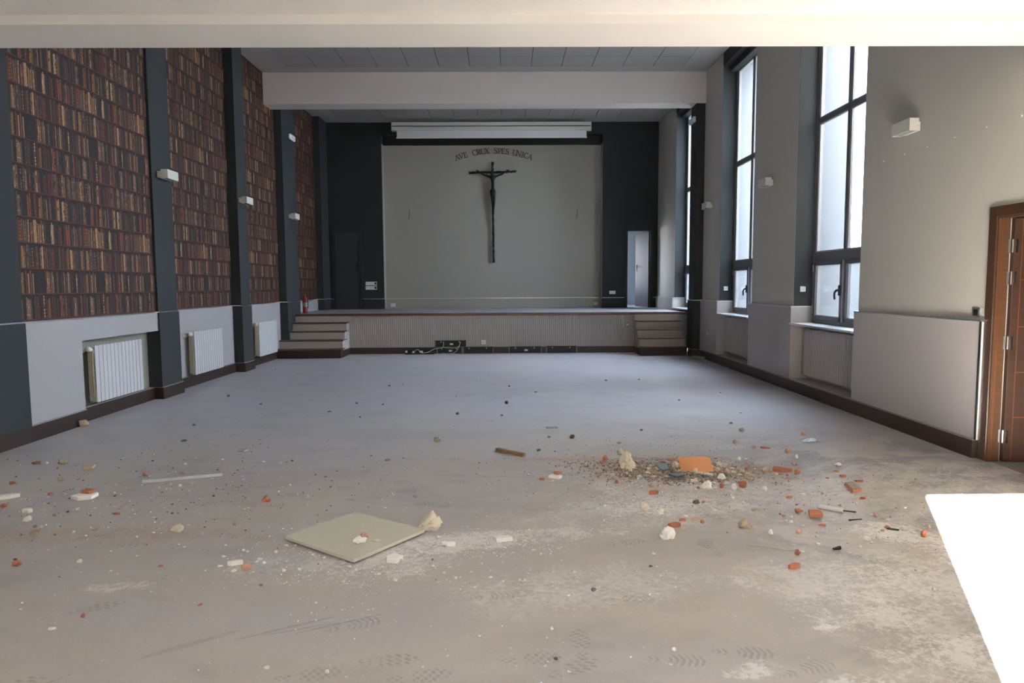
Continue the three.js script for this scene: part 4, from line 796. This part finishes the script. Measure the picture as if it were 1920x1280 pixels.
const rubble = [
  ['rb', -4.730, 7.592, 0.148, 0.066, 0.119, 'beige brick chunk resting against the left baseboard'],
  ['sw', -3.122, 4.981, 0.164, 0.034, 0.176, 'white plaster slab with a terracotta face lying at the left'],
  ['rb', -3.916, 5.962, 0.084, 0.039, 0.067, 'beige mortar lump left of the metal strip, nearest the wall'],
  ['sb', -3.552, 5.724, 0.098, 0.034, 0.099, 'tilted thin plaster shard left of the metal strip'],
  ['rb', -3.592, 5.424, 0.055, 0.035, 0.044, 'small beige lump between two plaster shards at the left'],
  ['sw', -3.692, 4.971, 0.132, 0.034, 0.071, 'pale flat plaster shard at the left edge of the floor'],
  ['rt', -3.563, 4.761, 0.060, 0.031, 0.048, 'terracotta lump at the very left edge of the floor'],
  ['sw', -3.318, 4.652, 0.087, 0.034, 0.049, 'white plaster flake upper of a pair at far left'],
  ['rw', -3.197, 4.477, 0.063, 0.032, 0.050, 'white and rust plaster lump lower of a pair at far left'],
  ['rb', -2.974, 4.217, 0.066, 0.030, 0.053, 'beige mortar lump alone on the brown dust at left'],
  ['rc', -2.093, 4.250, 0.080, 0.046, 0.064, 'cream mortar lump alone in front of the metal strip'],
  ['rt', -1.737, 4.842, 0.057, 0.031, 0.045, 'dark red terracotta lump alone behind the large board'],
  ['rt', -2.971, 5.544, 0.052, 0.036, 0.042, 'terracotta bit touching the far side of the metal strip end'],
  ['sb', -2.497, 6.402, 0.080, 0.014, 0.085, 'flat beige shard lying beyond the metal strip'],
  ['rt', -2.743, 3.735, 0.055, 0.030, 0.044, 'rust coloured brick lump in the left foreground'],
  ['rw', -2.411, 3.764, 0.032, 0.024, 0.026, 'round white plaster pebble in the left foreground'],
  ['rk', -1.433, 3.654, 0.069, 0.032, 0.055, 'salmon brick lump in front of the large board\'s left corner'],
  ['rt', -1.999, 3.122, 0.022, 0.022, 0.018, 'small upright terracotta bit alone in the lower left foreground'],
  ['rb', -0.680, 6.717, 0.089, 0.048, 0.071, 'pale beige mortar lump alone in mid floor'],
  ['rn', 0.673, 6.812, 0.064, 0.039, 0.051, 'brown lump beyond the wooden stick'],
  ['sw', 0.403, 5.380, 0.101, 0.034, 0.085, 'white flake with terracotta edge left of the rubble heap'],
  ['rc', -0.483, 4.256, 0.140, 0.083, 0.112, 'large cream mortar rock touching the large board\'s right corner'],
  ['sw', -0.634, 3.751, 0.108, 0.034, 0.089, 'ridged white plaster shard in front of the large board'],
  ['sw', -0.022, 4.035, 0.095, 0.034, 0.060, 'jagged white plaster flake at the end of the plaster trail'],
  ['sw', -0.356, 3.966, 0.077, 0.034, 0.024, 'long white plaster sliver on the plaster trail'],
  ['rc', 1.048, 6.142, 0.072, 0.053, 0.058, 'cream mortar lump behind the biggest lump left of the heap'],
  ['rc', 1.027, 5.666, 0.120, 0.106, 0.096, 'big cream lobed mortar lump at left of the rubble heap'],
  ['rc', 1.263, 5.608, 0.057, 0.028, 0.046, 'small cream chip in the heap below the slate shard'],
  ['rc', 1.440, 5.670, 0.089, 0.053, 0.071, 'cream mortar lump between slate shard and orange roof tile'],
  ['st', 1.455, 5.918, 0.083, 0.014, 0.107, 'terracotta shard in the heap behind the slate shard'],
  ['rc', 1.548, 5.454, 0.055, 0.047, 0.044, 'cream lump directly in front of the orange roof tile'],
  ['rb', 1.454, 5.333, 0.038, 0.035, 0.030, 'small tan lump in the heap below the orange roof tile'],
  ['rw', 1.716, 5.310, 0.075, 0.046, 0.060, 'white plaster lump right of the heap beside a salmon bit'],
  ['rw', 1.527, 5.072, 0.071, 0.051, 0.057, 'crumbly white plaster lump at the front of the heap'],
  ['rk', 1.813, 5.477, 0.051, 0.043, 0.041, 'salmon brick cube right of the orange roof tile'],
  ['rt', 1.810, 5.091, 0.072, 0.055, 0.057, 'faceted terracotta block at the right front of the heap'],
  ['rw', 1.719, 5.026, 0.047, 0.047, 0.038, 'white plaster chip left of the faceted terracotta block'],
  ['rt', 1.640, 5.069, 0.032, 0.047, 0.025, 'narrow upright terracotta bit at the front of the heap'],
  ['rw', 2.053, 5.880, 0.037, 0.034, 0.029, 'white pebble right of the orange roof tile'],
  ['rb', 2.486, 7.076, 0.072, 0.036, 0.058, 'beige lump far behind the rubble heap'],
  ['rb', 2.232, 6.524, 0.051, 0.033, 0.041, 'beige lump close behind the rubble heap'],
  ['rb', 2.342, 6.324, 0.054, 0.027, 0.043, 'tan lump right behind the heap between two red shards'],
  ['st', 2.447, 6.320, 0.079, 0.014, 0.062, 'thin red tile shard furthest right behind the heap'],
  ['rt', 0.881, 5.936, 0.056, 0.043, 0.045, 'upright terracotta shard at the left end of the heap'],
  ['st', 0.830, 5.847, 0.064, 0.014, 0.083, 'flat terracotta flake at the left end of the heap'],
  ['rb', 1.109, 6.563, 0.056, 0.028, 0.045, 'low beige chip behind the left of the heap'],
  ['st', 1.094, 4.938, 0.085, 0.034, 0.044, 'flat red tile flake in front of the heap'],
  ['rn', 1.347, 4.708, 0.055, 0.027, 0.044, 'reddish brown shard alone below the heap'],
  ['rc', 0.958, 4.603, 0.065, 0.043, 0.052, 'crumbling cream lump on white dust below the heap'],
  ['rc', 1.046, 4.501, 0.042, 0.039, 0.034, 'small cream lump beside the crumbling one on white dust'],
  ['sk', 1.248, 4.380, 0.068, 0.014, 0.042, 'pale salmon tile flake, middle of three in a row'],
  ['st', 1.158, 4.362, 0.055, 0.014, 0.052, 'terracotta flake, left of three in a row'],
  ['rt', 1.276, 4.318, 0.040, 0.022, 0.032, 'terracotta bit, right of three in a row'],
  ['rw', 0.995, 4.062, 0.098, 0.070, 0.079, 'largest white plaster rock in front of the heap'],
  ['st', 1.080, 4.245, 0.080, 0.034, 0.039, 'flat terracotta flake behind the largest white rock'],
  ['rb', 1.518, 4.223, 0.059, 0.049, 0.048, 'beige mortar rock right of the largest white rock'],
  ['sb', 1.552, 4.194, 0.049, 0.014, 0.028, 'flat beige flake beside the beige mortar rock'],
  ['rw', 1.640, 4.108, 0.032, 0.030, 0.026, 'pointed white pebble right of the beige mortar rock'],
  ['sb', 1.709, 4.549, 0.060, 0.014, 0.046, 'tan flake between the heap and the beige rock'],
  ['rw', 1.951, 5.019, 0.043, 0.029, 0.035, 'white lump right of the faceted terracotta block'],
  ['st', 2.269, 5.528, 0.164, 0.034, 0.123, 'long terracotta tile splinter right of the heap'],
  ['rt', 2.397, 5.475, 0.073, 0.035, 0.058, 'terracotta lump touching the long tile splinter\'s right end'],
  ['rk', 3.048, 6.850, 0.059, 0.044, 0.047, 'salmon lump beside the crumpled clear film'],
  ['rw', 2.582, 5.937, 0.037, 0.038, 0.030, 'white pebble above the long tile splinter'],
  ['rk', 2.586, 6.131, 0.058, 0.048, 0.046, 'salmon lump above the long tile splinter'],
  ['rb', 2.467, 5.724, 0.040, 0.029, 0.032, 'beige pebble just above the terracotta lump'],
  ['rw', 2.827, 5.678, 0.058, 0.029, 0.046, 'white pebble lying above two red flakes at right'],
  ['st', 2.725, 5.497, 0.056, 0.014, 0.042, 'red flake, upper one left of the grey tile piece'],
  ['st', 2.713, 5.356, 0.063, 0.014, 0.054, 'red flake, lower one left of the grey tile piece'],
  ['st', 2.763, 5.205, 0.081, 0.014, 0.050, 'terracotta bit behind the grey tile piece'],
  ['sw', 2.649, 5.137, 0.048, 0.014, 0.035, 'pale flake at the left of the grey tile piece'],
  ['st', 2.054, 4.822, 0.064, 0.014, 0.029, 'straight red splinter above the brick crumbs'],
  ['st', 2.567, 4.782, 0.052, 0.014, 0.028, 'small red splinter in front of the grey tile piece'],
  ['st', 2.036, 4.379, 0.110, 0.034, 0.103, 'pointed terracotta tile wedge below the grey tube'],
  ['st', 1.981, 4.497, 0.056, 0.014, 0.045, 'broken brick bits left of the pointed tile wedge'],
  ['st', 2.011, 4.211, 0.056, 0.014, 0.019, 'terracotta splinter below the pointed tile wedge'],
  ['rk', 1.819, 4.122, 0.042, 0.024, 0.034, 'salmon crumb lump below the brick bits'],
  ['rw', 2.176, 3.988, 0.053, 0.029, 0.042, 'white plaster lump on the bright dust near the sun patch'],
  ['rt', 2.416, 4.191, 0.043, 0.018, 0.034, 'terracotta bit on the bright dust near the sun patch'],
  ['rt', 1.669, 3.787, 0.041, 0.025, 0.033, 'cone shaped terracotta bit at the end of the thin wire'],
  ['st', 1.570, 3.597, 0.070, 0.034, 0.024, 'pointed terracotta splinter nearest the camera at right'],
  ['rt', 2.555, 4.040, 0.047, 0.041, 0.038, 'upright terracotta bit close to the edge of the sun patch'],
  ['rk', 2.677, 4.184, 0.026, 0.021, 0.021, 'small salmon pebble at the edge of the sun patch'],
  ['rk', 2.640, 3.994, 0.025, 0.023, 0.020, 'small salmon bit half in the sun patch'],
  ['rw', 1.852, 4.303, 0.030, 0.019, 0.024, 'white pebble left of the pointed tile wedge'],
  ['rk', 2.461, 4.410, 0.034, 0.025, 0.028, 'salmon pebble right of the grey tube'],
  ['rw', 4.182, 5.848, 0.046, 0.034, 0.037, 'white chip by the foot of the door frame'],
  ['rw', 0.706, 2.773, 0.026, 0.014, 0.021, 'white pebble in the lower middle foreground'],
  ['rg', 0.791, 3.630, 0.028, 0.013, 0.023, 'dark metal bit right of the broken glass'],
  ['rg', 0.441, 3.348, 0.031, 0.019, 0.025, 'clear glass nugget beside the broken glass'],
  ['rg', 0.201, 2.713, 0.021, 0.012, 0.017, 'grey pebble in the lower middle foreground beside glass'],
  ['rw', -0.726, 2.634, 0.023, 0.015, 0.018, 'white pebble at the bottom edge left of the brown stick'],
  ['rw', -0.980, 2.670, 0.029, 0.013, 0.023, 'flat white pebble at the bottom left foreground'],
  ['rw', -1.227, 2.706, 0.017, 0.010, 0.014, 'small white pebble in the lower left foreground'],
  ['sw', -2.070, 3.008, 0.031, 0.014, 0.012, 'slim white flake in the lower left foreground'],
  ['sw', -1.520, 3.713, 0.087, 0.034, 0.019, 'powdery white flake beside the salmon brick lump'],
  ['rn', 0.013, 8.836, 0.055, 0.038, 0.044, 'brown clod alone on the far floor in front of stage'],
  ['rg', -3.931, 9.615, 0.045, 0.028, 0.036, 'dark bit alone on the far left floor'],
  ['rn', -0.580, 8.122, 0.051, 0.029, 0.041, 'small brown clod alone in the middle of far floor'],
  ['st', 0.285, 5.338, 0.050, 0.014, 0.039, 'terracotta chip left of the white flake by the heap'],
  ['st', -1.054, 5.980, 0.042, 0.014, 0.035, 'rust chip alone in the left middle floor'],
  ['rt', -3.920, 5.345, 0.058, 0.023, 0.047, 'brick bit near the left edge beyond the plaster shards'],
  ['st', -4.158, 5.987, 0.094, 0.014, 0.053, 'terracotta splinter nearest the left baseboard'],
  ['st', -3.433, 5.054, 0.055, 0.014, 0.033, 'terracotta splinter left of the white plaster slab'],
  ['st', -2.673, 4.590, 0.043, 0.014, 0.025, 'terracotta chip right of the white plaster slab'],];
for (const [k, x, d, w, h, l, label] of rubble) {
  const rock = k[0] === 'r', tone = k[1], mat = rockMats[tone][Math.floor(rnd() * 3)];
  const two = /terracotta (face|edge)|and rust/.test(label);
  const name = rock ? (tone === 't' || tone === 'k' ? 'brick_lump' : tone === 'g' ? 'grey_bit' : tone === 'n' ? 'earth_clod' : 'mortar_lump') : (tone === 't' || tone === 'k' ? 'tile_shard' : 'plaster_shard');
  const g = rock ? rockGeo(w, h * 1.1, l, /lobed|crumb|[Ll]arge|mortar rock/.test(label) && !/brick/.test(label) ? 4 : 2, 0.8, /lobed/.test(label)) : shardGeo(w * 1.0, l, h * 0.8);
  const cat = { brick_lump: 'brick lump', grey_bit: 'debris', earth_clod: 'clod', mortar_lump: 'mortar lump', tile_shard: 'tile shard', plaster_shard: 'plaster shard' }[name];
  if (two) {
    const t = thing(name, label, cat, [x, 0, d], rr(-0.4, 0.4));
    mesh('body', g, mat, t);
    mesh('terracotta_layer', (rock ? rockGeo(w * 0.6, h * 0.5, l * 0.6, 2, 0.4) : shardGeo(w * 0.75, l * 0.6, h * 0.5)).translate(w * 0.08, h * (rock ? 0.2 : 0.9), -l * 0.18), rockMats.t[0], t);
  } else {
    const m = mesh(name, g, mat, scene); m.position.set(x, 0, -d); m.rotation.y = rr(-0.5, 0.5);
    if (!rock && /tilted|wedge/.test(label)) { m.rotation.x = 0.18; m.position.y = 0.02 * w / 0.1; }
    tag(m, label, cat);
  }
}
// pieces lying on the fallen tile, the slate shard and clear film
{
  const top = 0.0325;
  const a = mesh('brick_lump', rockGeo(0.066, 0.042, 0.05, 2, 0.3), rockMats.k[0], scene); a.position.set(-0.86, top, -4.02); tag(a, 'salmon brick lump lying on the fallen ceiling tile', 'brick lump');
  const b = mesh('mortar_lump', rockGeo(0.085, 0.032, 0.05, 3, 0.8), rockMats.w[0], scene); b.position.set(-0.875, top, -3.955); tag(b, 'white mortar lump lying on the fallen ceiling tile', 'mortar lump');
  const c = mesh('plaster_shard', shardGeo(0.045, 0.04, 0.007), rockMats.c[0], scene); c.position.set(-0.775, top, -3.97); tag(c, 'thin cream flake lying on the fallen ceiling tile', 'plaster shard');
  const s = mesh('slate_shard', shardGeo(0.12, 0.1, 0.012).rotateX(0.45).rotateZ(-0.2), slateMat, scene); s.position.set(1.285, 0.045, -5.50); tag(s, 'blue grey slate shard in the middle of the rubble heap', 'slate shard');
  const s2 = mesh('slate_shard', shardGeo(0.13, 0.06, 0.01).rotateX(0.2), slateMat, scene); s2.position.set(1.37, 0.022, -5.36); tag(s2, 'grey slate shard in front of the orange roof tile', 'slate shard');
  const film = new THREE.PlaneGeometry(0.2, 0.1, 22, 12).rotateX(-Math.PI / 2), p = film.attributes.position;
  for (let i = 0; i < p.count; i++) p.setY(i, 0.006 + 0.035 * Math.pow(fbm(p.getX(i) * 18 + 3, p.getZ(i) * 22, 3), 2));
  film.computeVertexNormals();
  const f = mesh('clear_film', film, new THREE.MeshPhysicalMaterial({ color: '#e6edf2', roughness: 0.12, transmission: 0.75, thickness: 0, side: THREE.DoubleSide }), scene); f.position.set(2.98, 0.002, -6.55); f.rotation.y = 0.15; tag(f, 'crumpled clear plastic film glinting right of the heap', 'plastic film');
  const gp = mesh('glass_offcut', rbx(-0.06, 0.06, 0, 0.012, -0.03, 0.03, 0.002), M.clear, scene); gp.position.set(0.5, 0, -7.3); gp.rotation.y = 0.2; tag(gp, 'small rectangular glass offcut beyond the wooden stick', 'glass');
}
// smaller pieces one can still count: [count, name, label, tones, centre x, centre d, spread x, spread d, size range]
const chipSets = [
  [70, 'plaster_crumb', 'small white plaster crumb in the scatter round the fallen ceiling tile', 'w', -0.7, 3.75, 0.75, 0.3, 0.012, 0.03],
  [70, 'plaster_crumb', 'small white plaster crumb scattered round the rubble heap', 'wwc', 1.5, 5.1, 0.8, 0.5, 0.014, 0.034],
  [80, 'mortar_bit', 'small tan mortar bit packed in the rubble heap', 'bbcc', 1.48, 5.47, 0.34, 0.14, 0.025, 0.06],
  [26, 'slate_bit', 'small grey slate bit in the middle of the rubble heap', 'g', 1.45, 5.4, 0.24, 0.10, 0.025, 0.06],
  [50, 'brick_crumb', 'small red brick crumb scattered in the rubble heap', 'tkk', 1.5, 5.55, 0.5, 0.25, 0.018, 0.05],
  [60, 'plaster_crumb', 'small white plaster crumb scattered on the left half of floor', 'wwb', -2.5, 4.8, 1.2, 0.85, 0.014, 0.034],
  [30, 'brick_crumb', 'small red brick crumb scattered on the left half of floor', 'tn', -2.6, 5.0, 1.3, 1.0, 0.014, 0.03],
  [45, 'plaster_crumb', 'small white plaster crumb near the sunlit patch of floor', 'w', 2.2, 4.0, 0.55, 0.6, 0.012, 0.03],
  [30, 'brick_crumb', 'small red brick crumb near the sunlit patch of floor', 'tk', 2.2, 4.8, 0.55, 0.7, 0.014, 0.034],
  [26, 'earth_crumb', 'small dark crumb scattered on the bluish far floor', 'ng', -0.3, 8.5, 2.4, 2.0, 0.02, 0.05],
];
const gauss = () => (rnd() + rnd() + rnd() - 1.5) * 1.6;
const inRoom = (x, d) => x > -4.6 && x < 4.0 && d > 1.4 && d < 14.3;
const onTile = (x, d) => Math.abs((x + 0.93) * 0.6 + (d - 4.11) * 0.8) < 0.30 && Math.abs((x + 0.93) * 0.8 - (d - 4.11) * 0.6) < 0.33;
for (const [n, name, label, tones, cx, cd, sx, sd, s0, s1] of chipSets) {
  const protos = [...Array(6)].map((_, i) => { const w = 1, h = rr(0.35, 0.7); return i % 2 ? rockGeo(w, h, rr(0.6, 1), 1, 0.4) : shardGeo(w, rr(0.5, 0.9), 0.28); });
  for (let i = 0; i < n; i++) {
    let x, d, t = 0; do { x = cx + gauss() * sx; d = cd + gauss() * sd; } while ((!inRoom(x, d) || onTile(x, d)) && ++t < 40);
    const q = tones[Math.floor(rnd() * tones.length)], s = rr(s0, s1);
    const m = mesh(name, protos[i % 6], rockMats[q][i % 3], scene);
    m.position.set(x, 0.0004, -d); m.rotation.y = rr(0, 6.28); m.scale.setScalar(s);
    tag(m, label, 'crumb', label.replace('crumb', 'crumbs').replace('small ', ''));
  }
}
// grit and powder too fine to count
function grit(name, label, geo, mat, list) {
  const m = new THREE.InstancedMesh(geo, mat, list.length), q = new THREE.Quaternion(), e = new THREE.Euler(), M4 = new THREE.Matrix4();
  list.forEach(([x, d, s], i) => { e.set(rr(-0.3, 0.3), rr(0, 6.28), rr(-0.3, 0.3)); M4.compose(new THREE.Vector3(x, s * 0.12, -d), q.setFromEuler(e), new THREE.Vector3(s, s * rr(0.5, 1), s * rr(0.6, 1))); m.setMatrixAt(i, M4); });
  m.name = numbered(name); m.castShadow = m.receiveShadow = true;
  m.userData = { label, category: 'grit', kind: 'stuff' };
  scene.add(m);
}
function scatter(sets) {
  const out = [];
  for (const [n, cx, cd, sx, sd, s0, s1] of sets) for (let i = 0; i < n; i++) { let x, d, t = 0; do { x = cx + gauss() * sx; d = cd + gauss() * sd; } while ((!inRoom(x, d) || onTile(x, d)) && ++t < 30); out.push([x, d, s0 + (s1 - s0) * Math.pow(rnd(), 1.5)]); }
  return out;
}
const pebble = new THREE.IcosahedronGeometry(0.5, 0);
const gritMat = (c) => new THREE.MeshStandardMaterial({ color: c, roughness: 0.95 });
grit('white_grit', 'fine white plaster grit strewn over the floor', pebble, rockMats.w[1], scatter([[420, -0.3, 3.98, 0.36, 0.14, 0.003, 0.013], [260, -0.9, 3.66, 0.5, 0.2, 0.003, 0.012], [240, 0.25, 4.12, 0.45, 0.11, 0.003, 0.012], [300, 1.45, 5.0, 0.6, 0.35, 0.004, 0.017], [260, 1.0, 4.6, 0.55, 0.25, 0.003, 0.013], [360, 0.3, 4.2, 2.6, 1.2, 0.003, 0.011], [420, -2.6, 4.8, 1.2, 0.8, 0.004, 0.016], [220, 2.45, 4.05, 0.22, 0.22, 0.003, 0.013], [160, -0.5, 2.9, 1.4, 0.5, 0.002, 0.007], [200, 1.7, 3.5, 0.5, 0.35, 0.003, 0.010], [150, 3.3, 5.3, 0.6, 0.5, 0.003, 0.012], [110, -0.75, 3.2, 0.12, 0.45, 0.003, 0.010]]));
grit('brown_grit', 'fine brown and grey rubble grit in and round the heap', pebble, gritMat('#77655a'), scatter([[1100, 1.36, 5.55, 0.36, 0.15, 0.004, 0.022], [420, 1.05, 5.75, 0.36, 0.12, 0.004, 0.018], [300, 1.5, 6.2, 0.8, 0.5, 0.004, 0.013], [220, -0.5, 6.5, 2.6, 1.6, 0.004, 0.012], [300, -2.6, 5.4, 1.3, 1.0, 0.004, 0.016]]));
grit('tan_grit', 'fine tan mortar grit in and round the heap', pebble, gritMat('#a39382'), scatter([[1500, 1.45, 5.5, 0.42, 0.18, 0.005, 0.026], [300, 1.6, 5.1, 0.8, 0.4, 0.004, 0.014], [300, 0.9, 5.4, 0.6, 0.4, 0.004, 0.013]]));
grit('red_grit', 'fine red brick grit in and round the heap', pebble, gritMat('#a8705a'), scatter([[380, 1.5, 5.55, 0.5, 0.24, 0.005, 0.022], [130, 2.1, 4.9, 0.7, 0.6, 0.004, 0.013], [120, 0.7, 5.95, 0.45, 0.04, 0.004, 0.010], [160, -2.8, 4.9, 1.2, 0.8, 0.004, 0.014]]));
grit('grey_grit', 'fine dark grey slate grit in the middle of the heap', pebble, gritMat('#7b8080'), scatter([[620, 1.45, 5.38, 0.30, 0.12, 0.005, 0.024]]));
grit('glass_shards', 'small broken window glass shards on the foreground floor', new THREE.TetrahedronGeometry(0.5, 0).scale(1, 0.35, 1), M.glassBit, scatter([[150, 0.42, 3.5, 0.4, 0.16, 0.006, 0.026], [50, 1.45, 3.4, 0.3, 0.2, 0.006, 0.022], [40, 0.2, 2.7, 0.4, 0.3, 0.006, 0.03], [20, -1.6, 2.65, 0.2, 0.15, 0.006, 0.02]]));

// ---------------------------------------------------------------- outside: paved ground, and unseen blocks added to hold back skylight
const ground = struct('ground_outside');
mesh('paving', [bx(-40, 40, -0.4, -0.205, -60, 60)], plain('#8f8a80', 0.9), ground);
mesh('pane_dimming_wall', [bx(9, 9.4, -0.2, 2.3, -2, 30)], plain('#303232', 0.9), ground);  // added low wall, kept dark to grey the lower window panes
mesh('sky_block_side', [bx(6.6, 14, -0.2, 8.5, -12, 8.2)], plain('#8d8880', 0.9), ground);  // added unseen block, keeps sideways skylight off the window reveals
mesh('sky_block_rear', [bx(-16, 12, -0.2, 4.0, -14, -8), bx(-16.3, 12.3, 4.0, 4.15, -14.3, -7.7)], plain('#b8a68e', 0.9), ground);  // added unseen block, cuts the skylight entering the rear doorway

scene.traverse((o) => { if (o.isMesh) o.castShadow = o.receiveShadow = true; });
console.log('scene done');
renderer.render(scene, camera);
